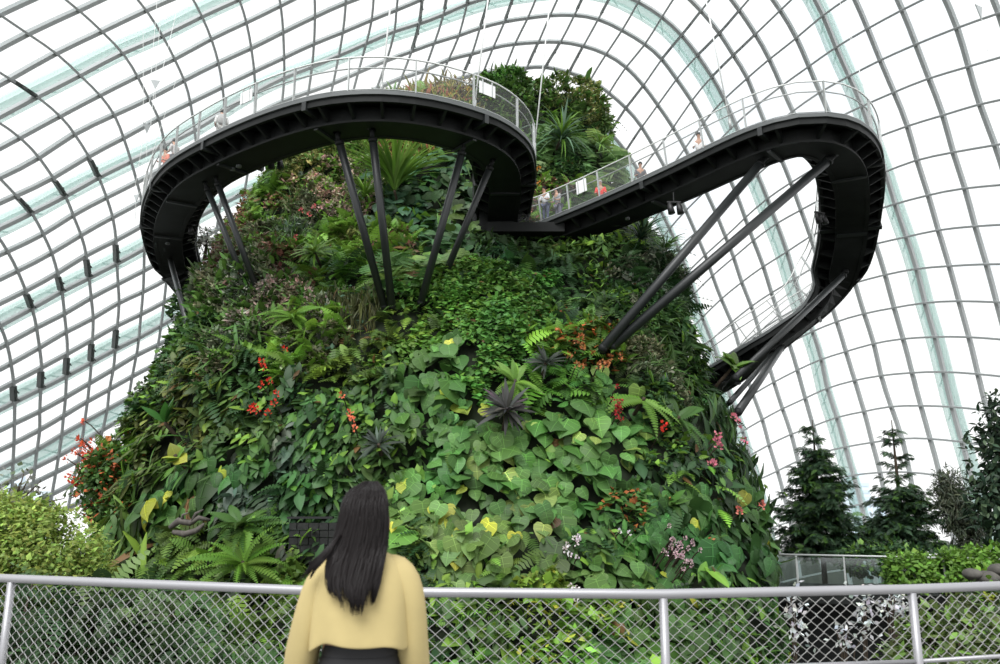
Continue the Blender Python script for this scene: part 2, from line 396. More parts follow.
# ------------------------------------------------------------------ planted mountain
ROWS = [(700,92,792,25.0,17.5),(600,108,778,26,19),(545,116,786,27,20.5),(500,120,766,27.5,21.5),(440,140,738,28.5,22.5),(395,157,720,29.5,23.5),(340,170,698,30.5,25.3),(290,190,684,32.5,28.2),
        (240,215,668,35.2,32.2),(200,245,642,36.8,33.8),(160,285,617,38,35),(128,330,606,38.8,36),(112,370,602,39.6,37.0),(108,400,598,39.9,37.4)]
MT = []
for (py, L, R, Ds, Df) in ROWS:
    l, r = at(L, py, Ds), at(R, py, Ds)
    MT.append((l.z-.35, (l.x+r.x)/2, (r.x-l.x)/2-(.72 if py > 75 else .9), Ds, Ds-Df))
MT = [(-9.0, MT[0][1], MT[0][2]+.3, MT[0][3], MT[0][4]+1.0)]+MT
MT = np.array(MT)
def prof(z):
    return [np.interp(z, MT[:, 0], MT[:, k]) for k in (1, 2, 3, 4)]
def lump(P):
    return (.55*(vnoise(P*.33, 3)-.5)*2 + .30*(vnoise(P*.8, 5)-.5)*2)
def mt_point(th, z):
    """th: angle, -pi/2 faces the camera"""
    cx, rx, cy, ry = prof(z)
    c_, s_ = np.cos(th), np.sin(th)
    e = 2/2.35
    ryy = np.where(s_ > 0, np.maximum(ry*1.3, rx*.7), ry)
    x = cx+rx*np.sign(c_)*np.abs(c_)**e; y = cy+ryy*np.sign(s_)*np.abs(s_)**e
    return np.stack([x, y, z+0*x], -1)
def mt_frame(th, z):
    P = mt_point(th, z); d1 = mt_point(th+.01, z)-P; d2 = mt_point(th, z+.05)-P
    N = np.cross(d1, d2); N /= np.linalg.norm(N, axis=-1, keepdims=True)+1e-9
    inside = np.stack([np.interp(z, MT[:, 0], MT[:, 1]), np.interp(z, MT[:, 0], MT[:, 3]), z], -1)
    s = np.sign(((P-inside)*N).sum(-1, keepdims=True)); N = N*np.where(s == 0, 1, s)
    return P+N*lump(P)[..., None], N
def surf_hit(px, py):
    r = ray(px, py); e = 2.35
    for D in np.arange(14, 46, .1):
        x = r.x*D; z = EYE+r.z*D
        if z > MT[-1, 0]: continue
        cx, rx, cy, ry = prof(z)
        if D > cy: 
            if abs((x-cx)/rx) < 1: return Vector((x, D, z))
            continue
        if abs((x-cx)/rx)**e+abs((D-cy)/ry)**e < 1: return Vector((x, D, z))
    # just off the silhouette: the nearest point beside it
    best = None
    for D in np.arange(18, 44, .25):
        x = r.x*D; z = EYE+r.z*D
        if z > MT[-1, 0]+1.5: continue
        cx, rx, cy, ry = prof(z); q = abs((x-cx)/rx)**e+abs((D-cy)/ry)**e
        if best is None or q < best[0]: best = (q, Vector((x, D, z)))
    return best[1]
th = np.linspace(-math.pi, math.pi, 161)[:-1]; zs = np.linspace(-9, MT[-1, 0], 90)
TH, ZZ = np.meshgrid(th, zs, indexing='ij'); P, N = mt_frame(TH.ravel(), ZZ.ravel())
P = P-N*.22
nz = len(zs); nt_ = len(th); fs = []
for i in range(nt_):
    for j in range(nz-1): fs.append((i*nz+j, ((i+1) % nt_)*nz+j, ((i+1) % nt_)*nz+j+1, i*nz+j+1))
fs.append(tuple(i*nz+nz-1 for i in range(nt_)))
me = bpy.data.meshes.new('hill'); me.from_pydata([tuple(p) for p in P], [], fs); me.polygons.foreach_set('use_smooth', [True]*len(fs))
hill = link('hill', me, M_rock); hill['kind'] = 'structure'; hill['label'] = 'steep rock core of the planted indoor mountain'
# ---------------- leaf templates: verts (x across, y along, z normal), faces, vein weight per vertex
def T_heart(w=1.0, fold=.12, droop=.12):
    out = [(0,.02),(.16,-.12),(.36,-.10),(.5,.12),(.47,.38),(.33,.64),(.15,.86)]
    v = [(0,.02,0),(0,.35,0),(0,.7,-droop*.5),(0,1.02,-droop*1.4)]; vein = [1,1,1,.4]
    L = []; R = []
    for (x, y) in out[1:]:
        z = -fold*abs(x)*1.2-droop*max(0, y)**2
        L.append(len(v)); v.append((-x*w,y,z)); R.append(len(v)); v.append((x*w,y,z)); vein += [0,0]
    f = []
    for S_ in (L, R):
        a = [(0,S_[0],S_[1]),(0,S_[1],S_[2],1),(1,S_[2],S_[3]),(1,S_[3],S_[4],2),(2,S_[4],S_[5]),(2,S_[5],3)]
        f += a if S_ is L else [q[::-1] for q in a]
    def strip_(p, q, w0, w1):
        p = np.array(p, float); q = np.array(q, float); d = q-p; s_ = np.array([-d[1], d[0], 0]); s_ /= np.linalg.norm(s_); k = len(v)
        for r_, w_ in ((p, w0), (q, w1)):
            v.append(tuple(r_-s_*w_+[0, 0, .012])); v.append(tuple(r_+s_*w_+[0, 0, .012]))
        vein.extend([1, 1, 1, 1]); f.append((k, k+1, k+3, k+2))
    nb = len(v)
    v[1] = tuple(v[1])
    strip_(v[0], v[1], .016, .013); strip_(v[1], v[2], .013, .010); strip_(v[2], v[3], .010, .004)
    for side_ in (L, R):
        for k_, b_ in ((1, (0, .04, 0)), (2, (0, .10, 0)), (3, (0, .34, 0)), (4, v[2])):
            e_ = np.array(v[side_[k_]])*np.array([.9, .97, 1]); strip_(b_, e_, .010, .005)
    for q in range(nb): vein[q] = 0
    return np.array(v), f, np.array(vein)
def T_lance(w=.3, droop=.25, fold=.2):
    ys = [0,.25,.55,.8,1]; ws = [.15,.85,1,.6,0]; v = []; vein = []
    for y, q in zip(ys, ws):
        z = -droop*y*y
        v += [(-w*q/2,y,z-fold*w*q*.3),(0,y,z),(w*q/2,y,z-fold*w*q*.3)]; vein += [0,.8,0]
    f = []
    for i in range(4): f += [(i*3,i*3+1,i*3+4,i*3+3),(i*3+1,i*3+2,i*3+5,i*3+4)]
    return np.array(v), f, np.array(vein)
def T_small(w=.7):
    v = [(0,0,0),(-w/2,.45,-.1),(0,.5,.02),(w/2,.45,-.1),(0,1,-.15)]
    return np.array(v), [(0,2,1),(0,3,2),(1,2,4),(2,3,4)], np.array([.4,0,.5,0,.2])
def T_fern(n=9, w=.34, droop=.45):
    v = []; f = []; vein = []
    def rc(t): return (0, t*(1-.12*t), -droop*t*t)
    for i in range(n):
        t = (i+.5)/n; L = w*math.sin(math.pi*min(1, .18+.82*t))**.8*(1-.35*t)
        for s in (-1, 1):
            a = rc(t-.5/n); b = rc(t+.32/n); k = len(v)
            tip = (s*L, a[1]+.22*L, a[2]-.25*L)
            v += [a, b, (tip[0]*.6, (a[1]+b[1])/2+.18*L+.03, tip[2]*.5+b[2]*.5), tip]; vein += [.3,.3,0,0]
            f += [(k,k+3,k+2,k+1) if s > 0 else (k+1,k+2,k+3,k)]
    return np.array(v), f, np.array(vein)
def T_blade(w=.06, droop=.7, n=5):
    v = []; f = []; vein = []
    for i in range(n+1):
        t = i/n; a = droop*t; y = math.sin(a*1.3)/(1.3*droop) if droop > 0 else t; z = (math.cos(a*1.3)-1)/(1.3*droop)*1.6
        ww = w*(1-t**2.2)*(.6+.4*min(1, t*4))
        v += [(-ww/2,y,z),(ww/2,y,z)]; vein += [0,0]
        if i: f.append((2*i-2,2*i-1,2*i+1,2*i))
    return np.array(v), f, np.array(vein)
def T_lobed(n=5):
    v = [(0,0,0),(0,.5,0),(0,1,-.25)]; f = []; vein = [1,1,.5]
    for s in (-1, 1):
        for i in range(n):
            t0 = .03+.17*i; k = len(v); L = .55*math.sin(math.pi*(.25+.13*i))
            v += [(0,t0,0),(s*L,t0+.02+.1*i/n,-.2*L),(s*L*.93,t0+.14,-.22*L),(0,t0+.17,0)]; vein += [.8,0,0,.8]
            f.append((k,k+1,k+2,k+3) if s > 0 else (k+3,k+2,k+1,k))
    f.append((v.index((0,.5,0)),2,1)) if 0 else None
    return np.array(v), f, np.array(vein)
TPL = {'fernl': T_fern(17,.17,.55), 'heart': T_heart(), 'heartw': T_heart(1.12,.2,.2), 'drop': T_heart(.75,.25,.3), 'lance': T_lance(), 'wlance': T_lance(.42,.3), 'nlance': T_lance(.16,.5), 'small': T_small(), 'round': T_small(.95),
       'fern': T_fern(), 'fernd': T_fern(10,.26,.9), 'blade': T_blade(), 'bladed': T_blade(.05,1.1), 'lobed': T_lobed()}
def norm(v): return v/(np.linalg.norm(v, axis=-1, keepdims=True)+1e-9)
def leaf_mesh(name, groups, m=None, parent=None):
    """groups: list of (template key, P(n,3), Ydir(n,3), Ndir(n,3), size(n), col(n,3), veincol gain)"""
    VS, LS, PS, CS = [], [], [], []; nv = 0
    for key, P, Y, N, sz, col, vg in groups:
        if len(P) == 0: continue
        tv, tf, vw = TPL[key]; n = len(P)
        Y = norm(Y); X = norm(np.cross(Y, N)); Z = np.cross(X, Y)
        W_ = P[:, None]+sz[:, None, None]*(tv[None, :, 0:1]*X[:, None]+tv[None, :, 1:2]*Y[:, None]+tv[None, :, 2:3]*Z[:, None])
        VS.append(W_.reshape(-1, 3))
        cc = col[:, None]*(1+vw[None, :, None]*vg); CS.append(np.clip(cc, 0, 1).reshape(-1, 3))
        lf = (cc[..., 1:2] > cc[..., 0:1]*1.15) & (cc[..., 1:2] > cc[..., 2:3]*1.3); CS[-1] = np.clip(np.where(lf, cc*np.array([1.24, 1.06, 1.25]), cc), 0, 1).reshape(-1, 3)
        k = len(tv); idx = np.concatenate([np.array(f) for f in tf]); ln = np.array([len(f) for f in tf])
        LS.append((idx[None]+nv+k*np.arange(n)[:, None]).ravel()); PS.append(np.tile(ln, n)); nv += n*k
    V = np.concatenate(VS); L = np.concatenate(LS); Pn = np.concatenate(PS); Cc = np.concatenate(CS)
    me = bpy.data.meshes.new(name); me.vertices.add(len(V)); me.vertices.foreach_set('co', V.astype(np.float32).ravel())
    me.loops.add(len(L)); me.loops.foreach_set('vertex_index', L.astype(np.int32))
    me.polygons.add(len(Pn)); st = np.r_[0, np.cumsum(Pn)[:-1]]
    me.polygons.foreach_set('loop_start', st.astype(np.int32)); me.polygons.foreach_set('loop_total', Pn.astype(np.int32))
    at_ = me.color_attributes.new('Col', 'FLOAT_COLOR', 'POINT'); at_.data.foreach_set('color', np.c_[Cc, np.ones(len(Cc))].astype(np.float32).ravel())
    me.update(calc_edges=True)
    return link(name, me, m or M_leaf, parent)
UP = np.array([0, 0, 1.0])
def rnd(n, k=3): return RNG.normal(size=(n, k))
def colors(n, c, var=.25, alt=None, altp=0):
    c = np.array(c)[None]*np.exp(RNG.normal(size=(n, 1))*var)*(1+RNG.normal(size=(n, 3))*.06)
    if alt is not None:
        q = RNG.random(n) < altp; c[q] = np.array(alt)*np.exp(RNG.normal(size=(q.sum(), 1))*.2)
    return np.clip(c, .003, .9)
# species: (template, size, sizevar, coverage, colour, var, alt colour, alt share, down, out, bulge, vein gain)
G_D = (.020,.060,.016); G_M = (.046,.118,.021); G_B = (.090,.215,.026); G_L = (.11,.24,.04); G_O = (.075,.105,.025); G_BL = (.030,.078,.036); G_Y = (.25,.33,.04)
SPEC = {
 'bush':   ('small', .21,.3,3.4, G_M,.35, G_L,.18, .1,.6,.5,.2),
 'bushl':  ('small', .23,.3,3.2, G_B,.35, G_Y,.12, .0,.7,.5,.2),
 'bushu':  ('small', .165,.3,3.6, (.115,.185,.055),.38, (.30,.34,.12),.2, .0,.7,.5,.2),
 'bushg':  ('small', .16,.3,3.6, (.10,.15,.075),.38, (.24,.27,.17),.25, .0,.7,.5,.2),
 'pale':   ('small', .17,.3,3.4, (.22,.23,.15),.38, (.42,.30,.27),.3, .1,.6,.4,.2),
 'redbr':  ('small', .21,.3,3.2, (.19,.105,.075),.38, (.10,.14,.05),.4, .1,.6,.4,.2),
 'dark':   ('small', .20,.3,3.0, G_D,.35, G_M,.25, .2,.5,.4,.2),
 'fernb':  ('fern', .72,.25,2.8, G_B,.3, G_M,.3, .5,.8,.3,.1),
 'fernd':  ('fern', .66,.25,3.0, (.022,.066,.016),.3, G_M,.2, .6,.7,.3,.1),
 'fernm':  ('fern', .68,.25,3.0, G_M,.3, G_B,.3, .5,.8,.3,.1),
 'moss':   ('blade', .8,.2,2.6, (.06,.09,.025),.25, None,0, 1.3,.3,.1,0),
 'coloc':  ('heartw', .46,.25,2.2, (.045,.115,.045),.3, G_M,.2, .7,.6,.3,.7),
 'carpet': ('round', .19,.25,4.6, (.060,.185,.028),.28, G_B,.15, .5,.7,.25,.2),
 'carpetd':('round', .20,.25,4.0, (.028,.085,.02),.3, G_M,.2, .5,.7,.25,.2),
 'heart':  ('heart', .40,.3,2.7, (.052,.14,.030),.25, G_Y,.05, .9,.5,.3,.8),
 'heartl': ('heart', .43,.28,2.7, (.072,.18,.038),.22, G_Y,.08, .9,.5,.25,.8),
 'anth':   ('heartw', .48,.22,2.6, (.055,.150,.032),.2, (.14,.24,.05),.12, .9,.55,.2,1.1),
 'drop':   ('drop', .46,.3,2.6, (.035,.105,.024),.3, G_Y,.03, 1.0,.5,.3,.9),
 'lance':  ('wlance', .42,.3,3.0, (.035,.095,.022),.3, G_B,.15, .7,.7,.35,.4),
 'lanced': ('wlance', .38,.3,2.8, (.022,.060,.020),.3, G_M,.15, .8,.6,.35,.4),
 'silver': ('wlance', .46,.25,3.0, (.05,.085,.05),.3, (.10,.14,.09),.3, .7,.7,.4,.5),
 'olive':  ('wlance', .36,.3,3.0, (.06,.10,.025),.3, G_B,.15, .6,.7,.35,.3),
 'strap':  ('nlance', 1.1,.3,3.0, (.045,.12,.025),.3, G_B,.2, 1.0,.5,.3,.2),
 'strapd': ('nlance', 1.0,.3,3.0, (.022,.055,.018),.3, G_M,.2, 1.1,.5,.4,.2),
 'croton': ('nlance', .5,.3,2.6, (.16,.17,.03),.35, (.20,.07,.03),.3, -.5,.8,.3,.2),
 'lobed':  ('lobed', .85,.25,2.6, (.085,.20,.055),.28, G_L,.12, .9,.6,.4,.3),
 'orange': ('small', .20,.3,3.0, G_M,.35, (.42,.13,.04),.22, .2,.6,.4,.2),
}
# regions: (px, py, radius px, species, object name, category, label)
RG = [
 (430,108,40,'croton','croton_bed','shrub','yellow-green croton bed behind the railing on top of the mountain'),
 (385,112,28,'bushu','leafy_shrub','shrub','light green shrub just left of the croton bed at the summit'),
 (505,100,30,'bush','leafy_shrub','shrub','dark bushy shrub under the spiky round-headed tree at the summit'),
 (572,100,42,'bushu','leafy_shrub','shrub','loose pale green bush at the right shoulder of the summit'),
 (612,128,18,'bushu','leafy_shrub','shrub','small dark green bush hanging at the right edge of the summit'),
 (552,118,24,'fernm','fern_clump','fern','fern clump between the tall cable and the summit bush'),
 (602,165,46,'lobed','lobed_creeper','creeper','big lobed pale leaves draped over the right shoulder above the straight walkway'),
 (570,180,24,'dark','shade_shrub','shrub','dark shade planting under the lobed creeper'),
 (545,200,24,'redbr','bromeliad_bed','shrub','reddish undergrowth behind the mesh railing where the walkways meet'),
 (590,205,24,'fernm','fern_clump','fern','low ferns behind the railing under the lobed creeper'),
 (300,165,32,'bushu','leafy_shrub','shrub','bright leafy shrub at the upper left edge below the curved deck'),
 (345,160,26,'bushu','leafy_shrub','shrub','green shrub between the two left struts tops'),
 (275,190,28,'fernb','fern_clump','fern','bright ferns spilling over the upper left edge'),
 (248,215,24,'redbr','rust_shrub','shrub','rust coloured shrub on the upper left slope edge'),
 (335,200,30,'pale','flowering_shrub','shrub','pale pinkish flowering shrub left of the spiky pandan'),
 (300,220,30,'bushg','leafy_shrub','shrub','mid green shrub under the pale flowering shrub'),
 (350,235,28,'bushu','leafy_shrub','shrub','yellowish green shrub beside the longest left strut'),
 (262,265,30,'redbr','rust_shrub','shrub','red-brown leaved shrub at the foot of the twin left struts'),
 (285,300,28,'pale','flowering_shrub','shrub','grey-pink shrub below the twin left struts'),
 (225,290,30,'bushg','shade_shrub','shrub','dark small-leaved shrub at the left edge beneath the deck end'),
 (335,275,28,'fernb','fern_clump','fern','bright lime ferns between the mountain struts'),
 (350,315,20,'moss','moss_drape','moss','brownish green moss curtain hanging under the lime ferns'),
 (400,205,26,'coloc','elephant_ear_patch','plant','elephant ear leaves right of the spiky pandan'),
 (430,180,26,'coloc','elephant_ear_patch','plant','blue-green elephant ears between the two middle strut pairs'),
 (395,245,26,'redbr','rust_shrub','shrub','purplish brown plants beside the middle strut'),
 (440,240,28,'coloc','elephant_ear_patch','plant','large elephant ears hanging between the right pair of middle struts'),
 (420,280,30,'lobed','lobed_creeper','creeper','lobed leaves around the feet of the middle struts'),
 (395,320,26,'fernm','fern_clump','fern','fern bed under the feet of the left middle struts'),
 (465,300,58,'carpet','ivy_carpet','creeper','bright green small-leaved creeper carpet below the deck corner'),
 (440,335,42,'carpet','ivy_carpet','creeper','dense creeper carpet left of the middle of the wall'),
 (500,350,54,'carpet','ivy_carpet','creeper','lush creeper carpet in the middle of the wall above the dark bromeliad'),
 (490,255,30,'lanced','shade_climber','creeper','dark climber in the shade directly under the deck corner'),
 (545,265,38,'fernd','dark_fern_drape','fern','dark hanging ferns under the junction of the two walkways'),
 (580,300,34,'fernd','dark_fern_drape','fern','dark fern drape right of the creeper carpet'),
 (600,262,28,'lance','climber','creeper','broad leaved climber below the straight walkway'),
 (645,235,28,'fernm','fern_clump','fern','ferns at the right edge below the straight walkway'),
 (650,275,28,'bushg','climber','creeper','olive climber at the right edge above the long struts'),
 (625,300,24,'dark','shade_shrub','shrub','dark twiggy shrub crossed by the long right struts'),
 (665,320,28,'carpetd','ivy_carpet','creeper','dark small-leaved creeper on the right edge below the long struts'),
 (640,370,30,'bushg','leafy_shrub','shrub','mixed green shrub below the feet of the long right struts'),
 (570,350,30,'orange','orange_flower_shrub','shrub','shrub with orange leaf tips left of the strut feet'),
 (550,385,26,'fernb','fern_clump','fern','bright fern clump right of the small dark bromeliad'),
 (600,395,28,'fernm','fern_clump','fern','ferns above the large veined leaves'),
 (690,370,26,'lance','climber','creeper','broad glossy climber next to the lower deck end'),
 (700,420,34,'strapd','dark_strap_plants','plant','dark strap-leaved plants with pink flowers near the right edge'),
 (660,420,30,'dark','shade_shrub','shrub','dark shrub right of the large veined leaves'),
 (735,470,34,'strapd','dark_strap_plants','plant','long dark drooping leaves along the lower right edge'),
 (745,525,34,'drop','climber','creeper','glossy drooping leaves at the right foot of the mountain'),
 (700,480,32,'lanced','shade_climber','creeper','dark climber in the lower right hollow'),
 (450,375,36,'heart','heartleaf_patch','creeper','heart-shaped leaves above and left of the dark bromeliad'),
 (405,390,32,'drop','climber','creeper','drooping glossy leaves left of the heart-leaf patch'),
 (430,425,40,'heart','heartleaf_patch','creeper','mid green heart leaves with yellow ones right above the woman'),
 (560,430,40,'anth','veined_leaf_patch','plant','largest pale-veined leaves right of the dark bromeliad'),
 (615,445,38,'anth','veined_leaf_patch','plant','pale-veined leaves at the right of the leaf wall'),
 (520,470,38,'anth','veined_leaf_patch','plant','pale-veined leaves just below the dark bromeliad'),
 (580,490,40,'anth','veined_leaf_patch','plant','pale-veined leaves low in the centre right of the wall'),
 (460,470,38,'heartl','heartleaf_patch','creeper','light heart leaves right of the woman at shoulder height'),
 (480,525,40,'heartl','heartleaf_patch','creeper','light heart leaves above the handrail right of the woman'),
 (425,510,30,'heartl','heartleaf_patch','creeper','heart leaves directly behind the woman'),
 (540,540,34,'fernm','fern_clump','fern','fern and leaf mix above the handrail in the middle'),
 (360,400,30,'lance','climber','creeper','green climber with red flowers above the woman'),
 (345,365,28,'fernm','fern_clump','fern','ferns below the moss curtain'),
 (330,430,30,'lance','climber','creeper','leafy climber left above the woman'),
 (370,450,28,'lance','climber','creeper','bright leaved climber just above the woman'),
 (290,350,32,'bushg','leafy_shrub','shrub','mid green shrub on the left slope above the red flowers'),
 (235,345,34,'bushg','shade_shrub','shrub','greyish dark shrub on the left slope'),
 (195,340,26,'dark','shade_shrub','shrub','dark shrub at the left edge halfway up'),
 (190,385,28,'olive','climber','creeper','olive leaves at the left edge above the orange shrub'),
 (250,395,32,'lance','climber','creeper','lance-leaved climber left of the red flowers'),
 (295,400,30,'lanced','shade_climber','creeper','dark climber around the red flowers'),
 (150,415,26,'dark','shade_shrub','shrub','dark tangled shrub at the left edge above the orange shrub'),
 (165,440,28,'olive','climber','creeper','yellowish olive leaves next to the orange shrub'),
 (112,475,32,'orange','orange_flower_shrub','shrub','bushy shrub full of orange-red blossoms at the lower left edge'),
 (190,475,32,'drop','elephant_ear_patch','plant','drooping elephant ears in the lower left of the mountain'),
 (235,440,32,'lance','climber','creeper','lance-leaved climber above the drooping elephant ears'),
 (265,490,34,'silver','silvery_shrub','shrub','silvery dark lance-leaved shrub above the driftwood'),
 (310,475,30,'lance','climber','creeper','climber left of the woman above the dark hollow'),
 (145,535,32,'strap','hanging_grass','plant','long hanging grassy leaves at the lower left'),
 (180,575,34,'fernm','fern_clump','fern','ferns under the hanging grass at the left foot'),
 (240,560,34,'fernm','fern_clump','fern','fern mound below the driftwood'),
 (290,575,26,'bush','leafy_shrub','shrub','low green shrub beside the dark hollow'),
 (335,555,24,'lanced','shade_climber','creeper','dark leaves around the stone wall behind the woman'),
 (640,520,36,'orange','orange_flower_shrub','shrub','fine-leaved shrub with orange tips at the lower right of the leaf wall'),
 (610,560,34,'lance','climber','creeper','leafy climber with white blossoms above the handrail'),
 (690,540,38,'drop','climber','creeper','mid green drooping leaves above the handrail at right'),
 (745,570,34,'drop','climber','creeper','drooping leaves at the very foot of the right side'),
 (560,590,40,'heart','heartleaf_patch','creeper','heart leaves seen through the wire fence in the middle'),
 (650,620,44,'heart','heartleaf_patch','creeper','heart leaves seen through the fence left of the right posts'),
 (470,620,44,'lance','climber','creeper','mixed leaves behind the fence just right of the woman'),
 (730,630,34,'lance','climber','creeper','broad leaves behind the fence right of its middle post'),
 (250,630,44,'fernm','fern_clump','fern','ferns behind the fence left of the woman'),
 (150,640,44,'lanced','shade_climber','creeper','dark leaves behind the fence at the left'),
 (360,620,40,'bush','leafy_shrub','shrub','low shrub hidden behind the woman'),
 (560,650,40,'bushl','leafy_shrub','shrub','yellow-green low shrub behind the fence centre'),
]
seeds = []
for r in RG:
    h = surf_hit(r[0], r[1]); seeds.append((h.x, h.y, h.z))
seeds = np.array(seeds); rad = np.array([r[2] for r in RG])/780.0*seeds[:, 1]
# a shared pool of surface points
NPOOL = 900000
z_ = RNG.uniform(-6.5, MT[-1, 0]+.0, NPOOL); th_ = RNG.uniform(-math.pi*1.08, math.pi*.08, NPOOL)
P0, N0 = mt_frame(th_, z_)
# density correction: area element
def area_el(th, z):
    a = mt_point(th+.004, z)-mt_point(th, z); b = mt_point(th, z+.02)-mt_point(th, z)
    return np.linalg.norm(np.cross(a, b), axis=1)
ae = area_el(th_, z_); ae_n = ae/(.004*.02); totA = ae_n.mean()*(math.pi*1.16)*(MT[-1, 0]+6.5)
keepm = RNG.random(NPOOL) < ae/np.percentile(ae, 98); P0, N0 = P0[keepm], N0[keepm]
dens = len(P0)/totA
# top cap points
Pw = P0+(np.stack([vnoise(P0*.9, s) for s in (21, 22, 23)], -1)-.5)*2.6+(np.stack([vnoise(P0*2.3, s) for s in (31, 32, 33)], -1)-.5)*1.5
best = np.full(len(P0), 1e9); own = np.zeros(len(P0), int)
for i, s in enumerate(seeds):
    dd = np.linalg.norm((Pw-s)*np.array([1, .6, 1]), axis=1)/rad[i]
    q = dd < best; best[q] = dd[q]; own[q] = i
print('AREA', totA, 'DENS', dens, 'N', len(P0))
front = (N0[:, 1] < .35)
TOT = 0
FILL = [('fern', .5, G_B), ('nlance', .5, G_M), ('small', .26, G_L), ('wlance', .34, G_M), ('fernd', .6, G_D), ('small', .2, G_BL), ('round', .24, G_B), ('blade', .7, G_M)]
def plant_patch(i, idx):
    global TOT
    px, py, rp_, sp, name, cat, label = RG[i]
    tpl, size, sv, cov, c, cv, alt, ap, down, outw, bulge, vg = SPEC[sp]
    tv, tf, vw = TPL[tpl]
    tarea = {'heart': .62, 'heartw': .7, 'drop': .47, 'lance': .2, 'wlance': .28, 'nlance': .11, 'small': .35, 'round': .47, 'fern': .28, 'fernd': .22, 'blade': .05, 'bladed': .045, 'lobed': .4}[tpl]
    need = cov*(len(idx)/dens)/(tarea*size*size); 
    n = int(min(need, len(idx), 16000)); 
    if n < 5: return
    sel = RNG.choice(idx, n, replace=False); P = P0[sel].copy(); N = N0[sel]
    # clumping: mounds and hollows
    cl = vnoise(P*1.1, 40+i); gap = cl > .20; P, N, cl = P[gap], N[gap], cl[gap]; n = len(P)
    dist = best[sel][gap]
    mound = bulge*np.clip(1-dist**2, 0, 1)
    layer = RNG.random(n)**.7*1.25
    P = P+N*(mound*1.3+(cl-.4)*.7+layer*.28-.12)[:, None]
    Y = UP*(-down)+N*outw+rnd(n)*.45*np.array([1, 1, .8]); hf = 1.5 if tpl in ('heart', 'heartw', 'drop') else .8; NN = N*hf+UP*.75+rnd(n)*.30
    if down < 0: Y = UP*1.0+N*.5+rnd(n)*.5; NN = N+rnd(n)*.4
    sz = size*np.exp(RNG.normal(size=n)*sv)*(.85+.3*cl)
    # tint drifts over the patch
    tint = .75+.6*vnoise(P*.7, 90+i)[:, None]
    col = colors(n, c, cv, alt, ap)*tint
    TOT += n
    col = col*np.array([1,1,1])*np.stack([.72+.66*vnoise(P*.55, 61), np.ones(n), .8+.4*vnoise(P*.8, 62)], -1); br = RNG.random(n) < .009; col[br] = np.array([.13,.075,.03])*np.exp(RNG.normal(size=(br.sum(), 1))*.3)
    # origin of leaf back off along Y so that its middle sits at P
    g = []
    k2 = RNG.random(n) < (.03 if sp == 'carpet' else 1)*(.14*(vnoise(P*1.7, 7+i) > .45)+.05)
    Pb = P-norm(Y)*sz[:, None]*.35
    k1 = ~k2
    g.append((tpl, Pb[k1], Y[k1], NN[k1], sz[k1], col[k1], vg))
    alt_t = FILL[i % len(FILL)]; m2 = int(k2.sum())
    if alt_t[0] == tpl: alt_t = FILL[(i+1) % len(FILL)]
    g.append((alt_t[0], Pb[k2], Y[k2]*.5+rnd(m2)*.5+N[k2]*.6, NN[k2], alt_t[1]*np.exp(RNG.normal(size=m2)*.3), colors(m2, alt_t[2], .3)*tint[k2], .3))
    o = leaf_mesh(name, g)
    tag(o, label, cat, None, 'stuff')
for i in range(len(RG)):
    idx = np.nonzero((own == i) & front)[0]
    plant_patch(i, idx)
print('LEAVES', TOT)
# plants spilling over the back and far sides
# ------------------------------------------------------------------ individual plants on the mountain
def local_frame(px, py, out=.3):
    P = surf_hit(px, py); z = P.z
    cx, rx, cy, ry = prof(z)
    N = Vector(((P.x-cx)/rx**2*1.0, (P.y-cy)/max(ry, 1)**2, .12)); N.normalize()
    return P+N*out, N
def rosette(px, py, name, label, cat, tpl, n, size, c, cv=.25, spread=(.2, 1.4), out=.5, alt=None, ap=0, droop=.0, vg=.2, core=None, up=.5, group=None):
    P, N = local_frame(px, py, out); r = thing(name, label, cat, P, 0, group)
    a = np.array(N)*(1-up)+UP*up; a = a/np.linalg.norm(a)
    q = RNG.uniform(0, 2*math.pi, n); t = RNG.uniform(spread[0], spread[1], n)
    u = np.cross(a, [.3, .1, 1]); u /= np.linalg.norm(u); w = np.cross(a, u)
    Y = a*np.cos(t)[:, None]+(u*np.cos(q)[:, None]+w*np.sin(q)[:, None])*np.sin(t)[:, None]
    NN = a[None]*np.sin(t)[:, None]-(u*np.cos(q)[:, None]+w*np.sin(q)[:, None])*np.cos(t)[:, None]+rnd(n)*.08
    sz = size*np.exp(RNG.normal(size=n)*.18); Pp = Y*.06
    leaf_mesh('leaves', [(tpl, Pp, Y, NN, sz, colors(n, c, cv, alt, ap), vg)], None, r)
    mb = MB(); b = -Vector(N)*(out+.5); mb.tube([b, b*.5, Vector((0, 0, 0)), Vector(a)*.08], .07, 7, r2=.05); mb.build('stem', M_bark, r, True)
    return r
rosette(503, 432, 'bromeliad', 'large dark purple-grey bromeliad standing out of the middle of the leaf wall', 'bromeliad', 'nlance', 60, .66, (.045,.045,.042), .3, (.25, 1.45), .9, (.09,.06,.08), .2, up=.15)
rosette(540, 383, 'bromeliad', 'smaller dark bromeliad in the creeper carpet above the large one', 'bromeliad', 'nlance', 44, .50, (.03,.045,.03), .3, (.3, 1.4), .8, up=.2)
rosette(383, 462, 'bromeliad', 'dark grey-green spiky rosette right above the head of the woman', 'bromeliad', 'nlance', 44, .48, (.04,.065,.04), .3, (.3, 1.45), .7, up=.2)
rosette(398, 205, 'pandan', 'tall bright green spiky pandan between the middle struts', 'plant', 'blade', 150, 2.5, G_L, .3, (.02, .5), .9, G_B, .4, up=1.0)
rosette(368, 205, 'pandan', 'shorter spiky pandan left of the tall one', 'plant', 'blade', 70, 1.2, G_B, .3, (.1, 1.2), .5, up=.7)
